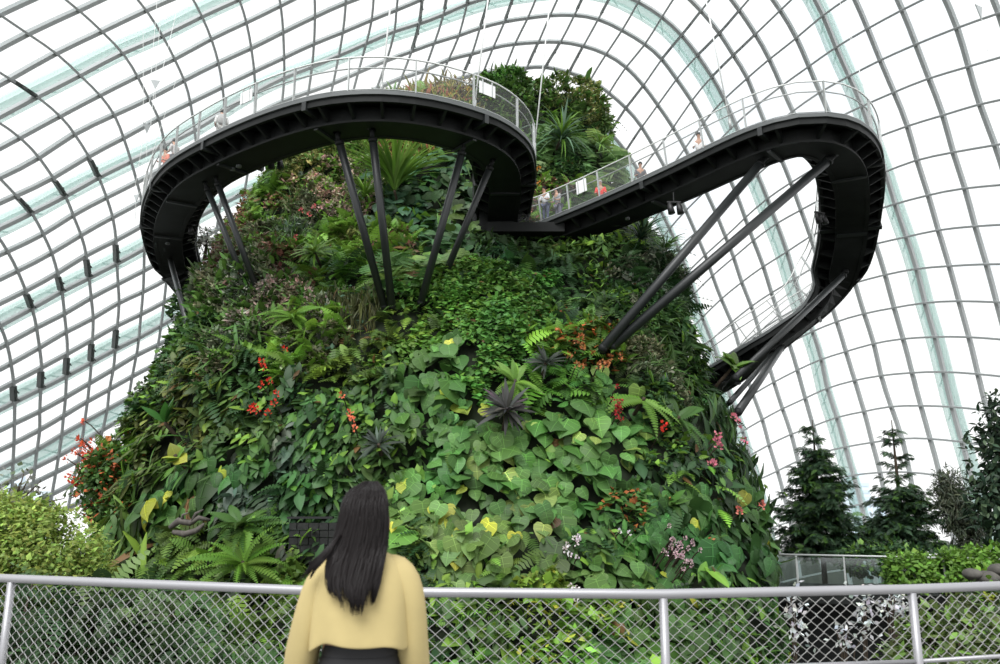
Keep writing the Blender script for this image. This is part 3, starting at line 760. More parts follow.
rosette(556, 150, 'agave', 'spiky blue-green agave-like rosette right of the tall cable', 'plant', 'blade', 110, 1.9, (.06,.13,.06), .3, (.1, 1.4), .7, G_B, .3, up=.55)
rosette(592, 158, 'agave', 'small spiky rosette in front of the lobed creeper', 'plant', 'blade', 60, 1.1, G_B, .3, (.1, 1.4), .7, up=.55)
rosette(632, 252, 'fan_palm', 'spiky fan palm below the straight walkway', 'palm', 'blade', 90, 1.6, G_BL, .3, (.1, 1.4), .7, (.10,.17,.08), .4, up=.35)
rosette(655, 262, 'fan_palm', 'second spiky fan palm at the right edge below the walkway', 'palm', 'blade', 70, 1.3, G_M, .3, (.1, 1.4), .6, up=.35)
rosette(632, 418, 'fern', 'long bright fern fronds reaching right over the veined leaves', 'fern', 'fernl', 7, 1.35, G_B, .2, (1.25, 1.6), .8, G_L, .4, up=.1)
rosette(668, 432, 'fern', 'dark long-fronded fern at the right of the bright fern', 'fern', 'fernl', 12, 1.1, G_M, .2, (.6, 1.5), .6, up=.1)
rosette(512, 396, 'fern', 'bright green fern between the two dark bromeliads', 'fern', 'fernl', 16, .8, G_B, .2, (.5, 1.5), .6, G_L, .4, up=.1)
rosette(322, 268, 'fern', 'large lime green fern beside the long left strut', 'fern', 'nlance', 30, .75, (.11,.25,.03), .2, (.4, 1.5), .8, G_L, .4, up=.3)
rosette(300, 330, 'fern', 'green fern over the left slope below the lime fern', 'fern', 'fernl', 20, .95, G_B, .2, (.5, 1.5), .6, up=.2)
rosette(392, 292, 'fern', 'lime green fern at the feet of the middle struts', 'fern', 'fernl', 20, .85, G_L, .2, (.4, 1.5), .6, up=.3)
rosette(180, 440, 'banana_plant', 'upright broad leaved plant at the lower left of the mountain', 'plant', 'wlance', 6, .8, (.035,.12,.025), .2, (.1, .8), .7, up=.5)
rosette(192, 475, 'elephant_ear', 'bright yellow-green elephant ear in the lower left of the wall', 'plant', 'heart', 9, .42, G_Y, .25, (.7, 1.6), .8, G_B, .6, up=.1, vg=.4)
rosette(718, 384, 'elephant_ear', 'big hanging leaves on the edge beside the lower deck end', 'plant', 'drop', 14, .62, (.09,.18,.05), .2, (.5, 1.7), .9, G_B, .5, up=.2)
rosette(258, 585, 'tree_fern', 'spreading fern crown just above the handrail left of the woman', 'fern', 'fernl', 24, 1.05, G_B, .2, (.4, 1.5), .9, up=.4)
rosette(255, 548, 'tree_fern', 'mid green fern crown below the silvery shrub', 'fern', 'fernl', 22, 1.0, G_M, .2, (.4, 1.5), .9, up=.4)
# trees and bushes growing on the summit
def crown_points(n, c, r, hollow=.6):
    v = rnd(n); v = norm(v)*(RNG.uniform(hollow, 1, n)[:, None]); return np.array(c)+v*np.array(r), norm(v)
def shrub(name, label, cat, loc, blobs, tpl, size, n, c, cv=.3, alt=None, ap=0, trunk=1.5, group=None, vg=.2, lmul=1, branches=10, hollow=.45, down=.2):
    r = thing(name, label, cat, loc, 0, group); gs = []
    tot = sum(b[3]*b[4]*b[5] for b in blobs)
    mb = MB(); mb.tube([(0, 0, -trunk), (.03, 0, -trunk*.4), (0, .02, max(b[2] for b in blobs)*.6)], .10*lmul, 8, r2=.03*lmul)
    for b in blobs:
        m = max(6, int(n*b[3]*b[4]*b[5]/tot)); P, V = crown_points(m, b[:3], b[3:6], hollow)
        k = vnoise((P+np.array(loc))*2.2/lmul, 51) > .33; P, V = P[k], V[k]; m = len(P)
        Y = V*.7+rnd(m)*.6-UP*down; N = V*.6+UP*.8+rnd(m)*.3
        sh = (.8+.4*vnoise((P+np.array(loc))*1.3, 52))[:, None]
        gs.append((tpl, P, Y, N, size*np.exp(RNG.normal(size=m)*.25), colors(m, c, cv, alt, ap)*sh, vg))
        for _ in range(max(2, branches//len(blobs))):
            q = Vector(P[RNG.integers(m)]); mb.tube([Vector((0, 0, -trunk*.3)), q*.5+Vector((0, 0, -.1)), q], .035*lmul, 5, r2=.01)
    mb.build('trunk', M_bark, r, True); leaf_mesh('foliage', gs, None, r)
    return r
shrub('dracaena_tree', 'round-headed spiky tree topping the mountain', 'tree', at(505, 92, 38.5), [(0, 0, .6, 1.0, 1.0, .8), (.5, 0, -.2, 1.1, 1, .9), (-.4, 0, -.1, 1, 1, .8)], 'nlance', .55, 1500, (.07,.14,.035), .35, G_D, .25, 1.8, hollow=.35)
shrub('summit_bush', 'wide loose bush on the right shoulder of the summit', 'bush', at(575, 118, 38.2), [(0, 0, .5, 1.5, 1.2, .9), (1.0, 0, -.5, 1.2, 1, .9), (-1.0, 0, .3, .8, .8, .8)], 'small', .22, 2300, (.07,.14,.035), .35, G_L, .15, 1.5)
shrub('summit_bush', 'small yellowish bush at the left end of the summit beside the deck railing', 'bush', at(452, 92, 37), [(0, 0, 0, 1.4, 1, .7), (-1.5, 0, -.3, 1.1, 1, .5)], 'nlance', .42, 1300, (.15,.16,.045), .35, (.16,.09,.04), .3, 1)
shrub('edge_bush', 'sparse pale bush on the upper left edge behind the curved deck', 'bush', at(322, 150, 37), [(0, 0, .2, 1.5, 1, .9), (-1.4, 0, -.7, 1.1, 1, .7)], 'small', .24, 1900, G_B, .3, G_L, .3, 1.3)
shrub('edge_bush', 'dark round bush on the left edge under the curved deck', 'bush', at(208, 292, 32), [(0, 0, 0, 1.0, .9, .8), (-.8, 0, -.7, .8, .8, .7)], 'small', .2, 2200, G_M, .3, G_D, .4, 1)
shrub('edge_bush', 'brown-tinged bush jutting from the left edge beside the twin struts', 'bush', at(262, 250, 31.5), [(0, 0, 0, .9, .8, .7), (.8, 0, .1, .8, .8, .6)], 'small', .2, 1700, (.09,.065,.035), .35, G_B, .4, 1)
shrub('edge_bush', 'pale twiggy bush with white specks in the gap inside the left bend', 'bush', at(206, 240, 35.5), [(0, 0, 0, .7, .6, .7)], 'small', .16, 260, (.14,.18,.12), .4, (.4,.4,.38), .3, 1, hollow=.2)
shrub('edge_bush', 'grey-pink bush on the slope below the twin struts', 'bush', at(280, 285, 29.5), [(0, 0, 0, 1.2, .8, .8), (-.9, 0, -.7, .8, .8, .7)], 'small', .19, 2300, (.13,.11,.085), .35, (.16,.07,.06), .3, 1)
shrub('edge_bush', 'dark tangled bush on the left slope above the red flowers', 'bush', at(225, 355, 26.5), [(0, 0, 0, 1.3, .9, 1.0), (1.2, 0, .5, .9, .8, .8)], 'small', .18, 3200, (.04,.07,.035), .35, (.10,.11,.08), .25, 1)
shrub('edge_bush', 'twiggy dark bush sticking out of the left edge', 'bush', at(152, 405, 28.3), [(0, 0, 0, .9, .8, .9), (.5, 0, .9, .7, .7, .7)], 'small', .18, 1700, (.035,.06,.025), .4, G_B, .2, 1)
shrub('blossom_bush', 'rounded bush carrying the orange-red blossoms at the lowest left edge', 'bush', at(101, 482, 24.8), [(0, 0, 0, .85, .8, .9), (.15, 0, .7, .65, .6, .5), (.2, 0, -.7, .7, .7, .6)], 'small', .17, 2600, G_M, .35, (.50,.13,.05), .13, 1)
# ---------------- flowers
def blossom(name, label, pts, c, size, cat='flower', group=None, hang=0):
    """pts: pixel spots of one flowering plant; each blossom a spike of petals on the wall"""
    P0_, N_ = local_frame(*pts[0], .6); r = thing(name, label, cat, P0_, 0, group); st = MB(); size = size*.62
    for (x, y) in pts:
        P, N = local_frame(x, y, .75); L = P-P0_; m = 12
        V = norm(rnd(m)); Pp = np.array(L)+V*size*.6*np.array([.8, .5, 1.1]); Y = V+np.array(N)*.6
        bo = leaf_mesh('blossom', [('small', Pp, Y, V+.2, np.full(m, size), colors(m, c, .25), 0)], None, r)
        st = MB(); st.tube([L-N*.9, L-N*.3+Vector((0, 0, .05)), L], .018, 5); st.build('stem', M_bark, bo)
    return r
RD = (.62, .045, .02); ORG = (.68, .13, .05); PK = (.62, .19, .24); WH = (.75, .68, .70)
def scat(cx, cy, sx, sy, n): return [(cx+RNG.normal()*sx, cy+RNG.normal()*sy) for _ in range(n)]
blossom('flowering_plant', 'cluster of orange-red blossoms on the lowest left edge of the mountain', scat(104, 468, 9, 9, 22)+scat(108, 488, 8, 8, 22)+scat(96, 500, 6, 6, 6), ORG, .17)
blossom('flowering_plant', 'string of scarlet flowers in the left middle of the wall', [(272,378),(274,384),(272,402),(280,398),(286,411),(265,424),(268,427),(262,426),(284,420),(294,366),(278,430)], RD, .15)
blossom('flowering_plant', 'small salmon flowers above the head of the woman', [(355,430),(358,437),(360,445),(348,412),(357,431)], (.75,.2,.1), .14)
blossom('flowering_plant', 'pinkish red blossoms high in the left shrubs', [(308,222),(320,218),(316,225),(304,250)], (.55,.12,.12), .17)
blossom('flowering_plant', 'red berries cluster beside the bright fern fronds', scat(608, 424, 5, 7, 12), (.35,.03,.03), .11)
blossom('flowering_plant', 'single scarlet flower right of the veined leaves', [(652,441),(653,445)], RD, .16)
blossom('flowering_plant', 'pink drooping blossoms on the dark right edge', [(703,458),(704,464),(703,452),(729,459),(722,438),(724,442),(719,435),(700,482),(698,481)], PK, .20)
blossom('flowering_plant', 'lower pair of pinkish flowers at the right foot', [(724,527),(725,530),(747,524),(746,521)], (.6,.2,.15), .14)
blossom('flowering_plant', 'white blossoms just above the handrail', scat(565, 563, 8, 8, 9)+[(620,550),(611,548)], WH, .10)
blossom('flowering_plant', 'mass of small whitish-pink flowers above the handrail', scat(667, 568, 8, 9, 30), (.5,.36,.38), .09)
blossom('flowering_plant', 'white flowers seen through the fence', scat(565, 610, 6, 6, 7), WH, .10)
blossom('flowering_plant', 'orange-tipped leaves left of the strut feet', scat(575, 358, 9, 12, 16)+scat(600, 380, 6, 6, 6), (.42,.17,.06), .15)
blossom('flowering_plant', 'pale orange bracts beside the mesh railing junction', scat(532, 192, 6, 5, 6), (.5,.22,.04), .16)
blossom('flowering_plant', 'yellow-orange croton tips at the summit behind the railing', scat(445, 100, 14, 7, 12), (.45,.30,.05), .2)
# driftwood and stone wall in the hollows
def driftwood():
    P, N = local_frame(208, 544, .9); r = thing('driftwood', 'twisted grey driftwood piece sitting in the dark hollow at the lower left', 'driftwood', P); r.scale = (.7, .7, .7)
    mb = MB()
    mb.tube([(-.75,0,-.15),(-.4,-.15,.10),(0,-.05,.02),(.35,-.15,.22),(.75,0,.12)], [.10,.14,.12,.10,.05], 8)
    mb.tube([(-.6,-.1,-.3),(-.1,-.2,-.38),(.3,-.15,-.25),(.55,-.1,0)], [.08,.13,.11,.05], 8)
    mb.tube([(.1,-.1,.08),(.25,-.2,.38),(.5,-.15,.52)], [.08,.06,.03], 7)
    mb.tube([(-.3,-.1,.05),(-.25,-.2,.32),(-.05,-.2,.4)], [.07,.05,.03], 7)
    mb.build('wood', mat('driftwood_grey', (.09,.08,.07), .8, noise=.4, nscale=5), r, True)
driftwood()
def stonewall():
    P, N = local_frame(316, 546, .35); r = thing('stone_niche', 'dark stone-block niche behind the woman at the foot of the mountain', 'niche', P)
    mb = MB(); rr = random.Random(3)
    for j in range(5):
        x = -.9
        while x < .8:
            w = rr.uniform(.3, .5); mb.box((x+w/2, -.15+rr.uniform(-.03, .03), -.7+j*.3), (w-.03, .4, .27)); x += w
    mb.build('stone_blocks', mat('dark_stone', (.016,.017,.016), .85, noise=.4, nscale=6), r)
    m2 = MB(); m2.box((-.05, -.2, .85), (1.9, .4, .08)); m2.build('lintel', M_black, r); r.scale = (.62, .62, .62)
stonewall()
# ------------------------------------------------------------------ aerial walkways
def smooth_path(pts, n_per=6):
    P = [Vector(p) for p in pts]; out = []
    for i in range(len(P)-1):
        p0, p1, p2, p3 = P[max(i-1, 0)], P[i], P[i+1], P[min(i+2, len(P)-1)]
        for k in range(n_per):
            t = k/n_per
            out.append(.5*((2*p1)+(-p0+p2)*t+(2*p0-5*p1+4*p2-p3)*t*t+(-p0+3*p1-3*p2+p3)*t**3))
    out.append(P[-1]); return out
def resample(P, step):
    out = [P[0]]; acc = 0
    for i in range(1, len(P)):
        a, b = P[i-1], P[i]; L = (b-a).length
        while acc+L >= step:
            t = (step-acc)/L; a = a.lerp(b, t); out.append(a.copy()); L = (b-a).length; acc = 0
        acc += L
    return out
def deck_ctrl(cp):
    out = []
    for px, py, H in cp:
        r = ray(px, py); D = H/r.z; out.append(Vector((r.x*D, D, EYE+H)))
    return out
Wd = 2.4
def walkway(cp, name, label, signs=(), mesh_from=None):
    P = resample(smooth_path(deck_ctrl(cp), 8), .4); n = len(P)
    r = thing(name, label, 'walkway', P[0]); O = P[0]; P = [p-O for p in P]
    T = [(P[min(i+1, n-1)]-P[max(i-1, 0)]).normalized() for i in range(n)]
    Sd = [Vector((t.y, -t.x, 0)).normalized() for t in T]; U = [s.cross(t) for s, t in zip(Sd, T)]
    U = [u if u.z > 0 else -u for u in U]
    def off(a, b): return [P[i]+Sd[i]*a+U[i]*b for i in range(n)]
    mb = MB(); mb.strip(off(0, .0), Sd, Wd-.06, U, .10); mb.build('deck', M_dark, r)
    mb = MB()
    for s in (-1, 1): mb.strip(off(s*Wd/2, .04), Sd, .06, U, .13)
    mb.build('edge_trim', M_edge, r)
    # box girder under the middle, shallow flanges and cross members
    mb = MB()
    mb.strip(off(0, -.36), Sd, 1.05, U, .52); mb.strip(off(.55, -.60), Sd, .16, U, .08); mb.strip(off(-.55, -.60), Sd, .16, U, .08)
    mb.build('box_girder', M_dark2, r)
    mb = MB()
    for s in (-1, 1): mb.strip(off(s*(Wd/2-.10), -.14), Sd, .12, U, .20)
    mb.build('side_beam', M_dark2, r)
    for i in range(1, n-1, 2):
        for s in (-1, 1):
            b = MB(); a0 = P[i]+Sd[i]*s*.5; a1 = P[i]+Sd[i]*s*(Wd/2-.05); t = T[i]*.045; u = U[i]
            vs = [a0+t-u*.08, a0+t-u*.58, a1+t-u*.24, a1+t-u*.08]; vs += [v-t*2 for v in vs]
            b.add(vs, [(0,1,2,3),(7,6,5,4),(0,4,5,1),(1,5,6,2),(2,6,7,3),(3,7,4,0)])
            b.build('bracket', M_dark2, r)
    for i in range(6, n-2, 12):
        b = MB(); b.strip([P[i]-Sd[i]*(Wd/2+.03)-U[i]*.18, P[i]+Sd[i]*(Wd/2+.03)-U[i]*.18], [T[i], T[i]], .16, [U[i], U[i]], .30); b.build('cross_beam', M_strut, r)
        b = MB(); b.strip([P[i]-Sd[i]*.58-U[i]*.66, P[i]+Sd[i]*.58-U[i]*.66], [T[i], T[i]], .14, [U[i], U[i]], .08); b.build('cross_beam', M_strut, r)
    # railings
    for s in (-1, 1):
        b = MB(); b.tube(off(s*(Wd/2-.02), 1.25), .028, 6); b.build('top_rail', M_railw, r, True)
        b = MB(); b.tube(off(s*(Wd/2-.10), .92), .024, 6); b.build('handrail', M_rail, r, True)
        b = MB(); b.tube(off(s*(Wd/2-.03), .16), .018, 5); b.build('bottom_rail', M_rail, r, True)
        net_ = MB(); net_.strip(off(s*(Wd/2-.02), .68), Sd, .012, U, 1.04, False); net_.build('wire_netting', M_net, r)
        for i in range(1, n-1, 4):
            b = MB(); a0 = P[i]+Sd[i]*s*(Wd/2-.02)
            b.strip([a0+U[i]*.05, a0+U[i]*1.25], [T[i]]*2, .035, [Sd[i]]*2, .085); b.build('post', M_rail, r)
    return r, O, P, Sd, U, T
LEFT = [(214,308,9.2),(190,287,10.2),(176,262,11.3),(169,232,11.9),(175,203,12),(195,175,12),(234,152,12),(283,131,12),(330,117,12),(370,112,12),(410,114,12),(448,122,12),(480,134,12),(500,152,12),(505,178,12),(503,200,11.8),(502,216,11.6)]
RIGHT = [(510,236,10.9),(545,234,10.9),(580,222,11.1),(620,206,11.3),(680,180,11.6),(740,152,11.9),(775,138,12),(803,132,12),(828,137,12),(845,155,12),(851,185,11.8),(850,215,11.3),(846,245,10.4),(836,275,9.5),(815,303,8.4),(785,328,7.35),(755,350,6.45),(725,372,5.6),(690,393,4.9)]
WL = walkway(LEFT, 'aerial_walkway', 'dark steel walkway looping out over the left side of the mountain')
WR = walkway(RIGHT, 'aerial_walkway', 'dark steel walkway reaching out right in a long hairpin around to the lower right edge')
def nearest(Wk, px, py):
    r, O, P, Sd, U, T = Wk; best = None
    for i, p in enumerate(P):
        x, y = proj(np.array(O+p)); d = (x-px)**2+(y-py)**2
        if best is None or d < best[0]: best = (d, i)
    return best[1]
def on_deck(Wk, px, py, side=0., up=0.):
    r, O, P, Sd, U, T = Wk; i = nearest(Wk, px, py); return O+P[i]+Sd[i]*side+U[i]*up, i
# struts
def strut(Wk, top, foot, label, rad=.13, dep=.62, off=0, footD=None, pull=.55):
    A, i = on_deck(Wk, top[0], top[1], off, -dep)
    # slide along deck so that the top matches the picture
    B = surf_hit(*foot) if footD is None else at(foot[0], foot[1], footD)
    B2 = B+(Vector((0, 0, EYE))-B).normalized()*pull; d = (B2-A).normalized()
    r = thing('strut', label, 'strut', B2); mb = MB()
    mb.tube([A+d*.25-B2, B2-B2], rad, 12); mb.build('tube', M_strut, r, True)
    m4 = MB(); m4.ball((0, 0, 0), rad*1.03, 10, 7); m4.tube([Vector((0, 0, 0)), Vector((0, 1.3, -.2))], rad*.9, 8); m4.build('foot', M_dark2, r, True)
    m2 = MB(); m2.tube([A-B2, A+d*.3-B2], rad*.62, 10); m2.tube([A+Vector((0,0,.14))-B2, A-Vector((0,0,.0))-B2], rad*1.1, 10); m2.build('top_joint', M_dark2, r, True)
    m3 = MB(); m3.tube([A+d*.25-B2, A+d*.38-B2], rad*1.15, 12); m3.build('collar', M_dark2, r, True)
strut(WL, (205,170), (247,288), 'left of the twin thin struts under the left bend of the walkway', .11)
strut(WL, (217,162), (256,287), 'right of the twin thin struts under the left bend of the walkway', .11)
strut(WL, (172,250), (188,325), 'short strut at the far left end of the looping walkway', .12)
strut(WL, (341,118), (384,306), 'long leaning strut, leftmost of the four in front of the mountain', .13)
strut(WL, (377,112), (392,306), 'near-vertical long strut standing beside the tall spiky pandan', .13)
strut(WL, (464,128), (421,302), 'left one of the strut pair leaning outwards under the walkway corner', .13)
strut(WL, (492,142), (441,284), 'right one of the strut pair leaning outwards under the walkway corner', .12)
strut(WR, (765,142), (603,348), 'upper one of the two long slanting struts right of the mountain', .15, pull=1.6)
strut(WR, (832,142), (612,346), 'lower one of the two long slanting struts right of the mountain', .16, pull=1.6)
strut(WR, (842,262), (735,378), 'slanting pipe running beneath the descending end of the hairpin walkway', .13, .75)
strut(WR, (775,337), (738,412), 'forked prop under the low end of the hairpin walkway, outer leg', .15)
strut(WR, (765,346), (730,402), 'forked prop under the low end of the hairpin walkway, inner leg', .10)
# wall bracket where the walkways meet the mountain
def bracket_frame():
    P = at(497, 205, 31.6); r = thing('support_frame', 'dark support frame in the shadow where both walkways meet the mountain', 'support', P)
    m = MB(); m.box((0, 0, 0), (1.5, .7, 2.6)); m.build('column', M_dark2, r)
    m = MB(); m.box((-.95, -.1, .5), (.18, .4, 3.0)); m.build('flange', M_dark2, r)
    m = MB(); m.box((1.2, -.3, -1.25), (3.2, 1.0, .4)); m.build('landing_beam', M_dark2, r)
bracket_frame()
# suspension rods
def rod(x0, y0, x1, y1, Wk, label, r_=.028, dx=None):
    A, i = on_deck(Wk, x1, y1, 0, 0); D = A.y
    A = at(x1, y1, D); B = at(x0, y0, D*1.0)
    r = thing('suspension_rod', label, 'rod', A); d = B-A
    m = MB(); m.tube([Vector((0,0,0)), d*1.3], r_, 8); m.build('rod', M_railw, r, True)
    m = MB(); m.tube([Vector((0,0,-.05)), d.normalized()*.35], r_*1.9, 8); m.build('clevis', M_rail, r, True)
rod(391, 0, 381, 92, WL, 'thin white rod rising from the top of the left loop')
rod(488, 0, 474, 110, WL, 'white rod rising from the railing left of the summit trees')
rod(550, 0, 534, 152, WL, 'white rod in front of the summit bush, ending at the walkway corner')
rod(706, 0, 731, 128, WR, 'white rod rising from the middle of the right walkway')
# spotlights hanging from the walkways
def spot(px, py, D, label, rz=0, n=2):
    P = at(px, py, D); r = thing('spotlight', label, 'spotlight', P, rz)
    m = MB(); m.box((0, 0, .22), (.5, .08, .05)); m.tube([(0,0,.22),(0,0,.6)], .02, 6); m.build('bracket', M_black, r)
    for k in range(n):
        x = (k-(n-1)/2)*.32; m = MB(); m.tube([(x,0,.18),(x+.03,-.02,.0),(x+.06,-.05,-.22)], [.07,.11,.13], 10); m.build('lamp_head', M_black, r, True)
        m2 = MB(); m2.tube([(x,0,.22),(x,0,.08)], .02, 5); m2.build('yoke', M_black, r)
spot(275, 163, 27, 'pair of black spotlights hanging under the left loop')
spot(674, 208, 26.5, 'pair of black spotlights hanging under the straight right walkway')
spot(190, 229, 33, 'black spotlight clamped inside the left bend', .5, 1)
spot(820, 218, 29, 'black spotlight cluster clamped inside the right hairpin', .4, 2)
for k, (px, py, Wk) in enumerate([(235,157,WL),(242,153,WL),(159,229,WL),(628,214,WR)]):
    A, i = on_deck(Wk, px, py, 0, -.64); m = MB(); m.tube([(0,0,.1),(0,0,-.06)], .10, 12)
    o = m.build('downlight', M_edge, None, True); o.location = A
    tag(o, ['small round downlight under the left loop, beside its twin', 'small round downlight under the left loop, nearest the spotlights', 'small round downlight at the leftmost bend', 'small round downlight under the straight right walkway'][k], 'downlight')
# notice boards on the railings
def notice(px, py, Wk, w, h, label, side=None):
    best = None; r, O, P, Sd, U, T = Wk
    for i in range(len(P)):
        for s in (-1, 1):
            A = O+P[i]+Sd[i]*s*(Wd/2+.04)+U[i]*.85; x, y = proj(np.array(A)); d = (x-px)**2+(y-py)**2
            if best is None or d < best[0]: best = (d, A, T[i], U[i], Sd[i], s)
    d, A, t, u, sd, s = best; m = MB(); m.strip([-t*w/2, t*w/2], [sd]*2, .03, [u]*2, h); o = m.build('notice_board', M_sign); o.location = A
    tag(o, label, 'notice'); m = MB()
    for q in (-.3, .3):
        m = MB(); m.strip([t*(w*q)-u*h*.5, t*(w*q)+u*(h*.5+.1)], [t]*2, .03, [sd]*2, .05); m.build('clip', M_rail, o)
notice(492, 89, WL, .65, .42, 'white notice board on the railing in front of the summit plants')
notice(583, 187, WR, .5, .55, 'white notice board on the mesh railing of the right walkway')
notice(250, 103, WL, .6, .42, 'white notice board on the railing of the left loop')
# hanging kite-shaped ornaments with threads
def kite(px, py, D, s, rz, label):
    P = at(px, py, D); r = thing('hanging_sail', label, 'ornament', P, rz)
    m = MB(); m.add([(-.5*s,0,.35*s),(.5*s,.03,.45*s),(.08*s,0,-.75*s),(-.5*s,.03,.35*s),(.5*s,.06,.45*s),(.08*s,.03,-.75*s)], [(0,1,2),(5,4,3),(0,3,4,1),(1,4,5,2),(2,5,3,0)]); m.build('sail', M_kite, r)
    m = MB(); m.tube([(.5*s,.03,.45*s),(2.2*s,1,6)], .010, 4); m.tube([(-.5*s,0,.35*s),(-1.0*s,0.5,5)], .010, 4); m.tube([(.08*s,0,-.75*s),(.3*s,0,-3.5*s)], .010, 4); m.build('thread', M_railw, r)
M_kite = mat('kite_grey', (.42,.45,.45), .5)
kite(155, 83, 26, .30, .3, 'small grey hanging sail high on the left of the dome')
kite(147, 127, 29, .34, 1.0, 'pale hanging sail above the left bend of the walkway')
kite(136, 197, 32, .30, -.4, 'pale hanging sail left of the walkway bend')
kite(872, 120, 27, .32, .8, 'grey hanging sail right of the hairpin walkway')
kite(980, 10, 22, .40, .5, 'grey hanging sail in the top right corner')
# ------------------------------------------------------------------ people
M_skin = mat('skin', (.50,.29,.20), .5, spec=.4); M_hair = mat('hair_dark', (.009,.007,.007), .42, spec=.16); M_hairg = mat('hair_grey', (.30,.28,.26), .5)
CLOTH = {}
def cloth(c):
    k = tuple(round(x, 3) for x in c)
    if k not in CLOTH: CLOTH[k] = mat('cloth', c, .85, noise=.12, nscale=9)
    return CLOTH[k]
def visitor(loc, rz, label, shirt, pants, hair=None, h=1.68, lean=0.08, pack=None, arm=0.5, hat=None):
    k = h/1.72; r = thing('person', label, 'person', loc, rz)
    L = lean
    J = [(0,0,.95),(0,.02+L*.4,1.12),(0,.01+L,1.32),(0,L*1.1,1.44),(0,.02+L*1.3,1.54),(0,.03+L*1.4,1.62),(0,.02+L*1.4,1.71)]
    R = [(.135,.10),(.12,.09),(.15,.095),(.06,.055),(.055,.06),(.082,.092),(.06,.07)]
    E = [(i, i+1) for i in range(6)]
    for s in (-1, 1):
        b = len(J); J += [(s*.17,L,1.38),(s*.22,.03+L,1.12),(s*.19,.06+arm*.45,1.02+arm*.12),(s*.17,.12+arm*.5,1.03+arm*.13)]; R += [(.055,.055),(.042,.042),(.03,.03),(.022,.035)]
        E += [(2, b), (b, b+1), (b+1, b+2), (b+2, b+3)]
        b = len(J); J += [(s*.09,0,.90),(s*.10,.01,.50),(s*.10,-.02,.09),(s*.10,.10,.04)]; R += [(.085,.085),(.055,.055),(.038,.038),(.035,.03)]
        E += [(0, b), (b, b+1), (b+1, b+2), (b+2, b+3)]
    J = [Vector(j)*k for j in J]; R = [(a*k, b*k) for a, b in R]
    skin_obj('body', J, E, R, M_skin, r, 1)
    def cl(name, idx, grow, m):
        mp = {o: i for i, o in enumerate(idx)}; ed = [(mp[a], mp[b]) for a, b in E if a in mp and b in mp]
        skin_obj(name, [J[i] for i in idx], ed, [(R[i][0]*grow+.012, R[i][1]*grow+.012) for i in idx], m, r, 1)
    cl('shirt', [0,1,2,7,8,15,16], 1.12, cloth(shirt)); cl('trousers', [0,11,12,13,19,20,21], 1.1, cloth(pants))
    hc = J[5]; m = MB()
    m.ball(hc+Vector((0,-.022,.035)), (.092*k,.098*k,.098*k), 14, 9); m.build('hair' if not hat else 'hat', hat or hair or M_hair, r, True)
    for s in (-1, 1):
        m = MB(); m.ball(hc+Vector((s*.03,.088,.0)), .010, 6, 4); m.build('eye', M_black, r, True)
    m = MB(); m.ball(hc+Vector((0,.10,-.02)), (.012,.018,.02), 6, 5); m.build('nose', M_skin, r, True)
    if pack:
        m = MB(); m.loft([(0,-.17+L,z*k,.15*q,.09*q,3) for z, q in ((1.02,.6),(1.06,.95),(1.25,1.05),(1.38,.9),(1.42,.5))], 16); m.build('backpack', cloth(pack), r, True)
    return r
def stand(Wk, px, py, side, rz, label, *a, near=-.75, zz=1.55, **kw):
    """stand on the deck; side>0 or <0 chooses the rail"""
    r, O, P, Sd, U, T = Wk; best = None
    for i in range(len(P)):
        A = O+P[i]+Sd[i]*(side*near)+Vector((0, 0, .05)); x, y = proj(np.array(A+Vector((0, 0, zz)))); d = (x-px)**2+(y-py)**2
        if best is None or d < best[0]: best = (d, A)
    return visitor(best[1], rz, label, *a, **kw)
def rail_side(Wk, px, py):
    r, O, P, Sd, U, T = Wk; i = nearest(Wk, px, py)
    q = [proj(np.array(O+P[i]+Sd[i]*s+U[i]*0)) for s in (-1, 1)]
    return (-1 if q[0][1] < q[1][1] else 1)
sL = rail_side(WL, 230, 140); sR = rail_side(WR, 650, 190)
stand(WL, 222, 122, sL*.75, 0.4, 'person in a white shirt leaning at the railing of the left loop', (.78,.78,.76), (.4,.4,.38), pack=(.45,.45,.44), near=.45, zz=1.3)
stand(WL, 172, 160, sL*.7, 2.6, 'person in a salmon red top at the left bend of the walkway', (.75,.25,.18), (.45,.45,.47), near=.9, zz=1.25)
stand(WL, 183, 152, sL*.6, 1.2, 'person in pale grey beside the one in salmon red on the left bend', (.55,.53,.52), (.3,.3,.32), near=.9, zz=1.25)
stand(WR, 604, 190, sR*.75, 2.9, 'person in a bright red top behind the mesh railing of the right walkway', (.75,.06,.05), (.1,.1,.12), hair=M_hairg)
stand(WR, 551, 212, sR*.6, 2.5, 'person in white at the start of the right walkway', (.78,.8,.82), (.1,.12,.2), near=1.3, zz=1.25)
stand(WR, 563, 212, sR*.3, 2.2, 'person in patterned grey next to the one in white at the junction', (.35,.36,.38), (.15,.15,.2), near=1.0, zz=1.25)
stand(WR, 645, 172, sR*.7, 3.1, 'person in dark grey standing in the middle of the straight right walkway', (.12,.12,.13), (.08,.08,.1))
stand(WR, 704, 137, sR*.6, 2.8, 'person in white whose head shows over the deck near the white rod', (.8,.8,.8), (.3,.3,.3))
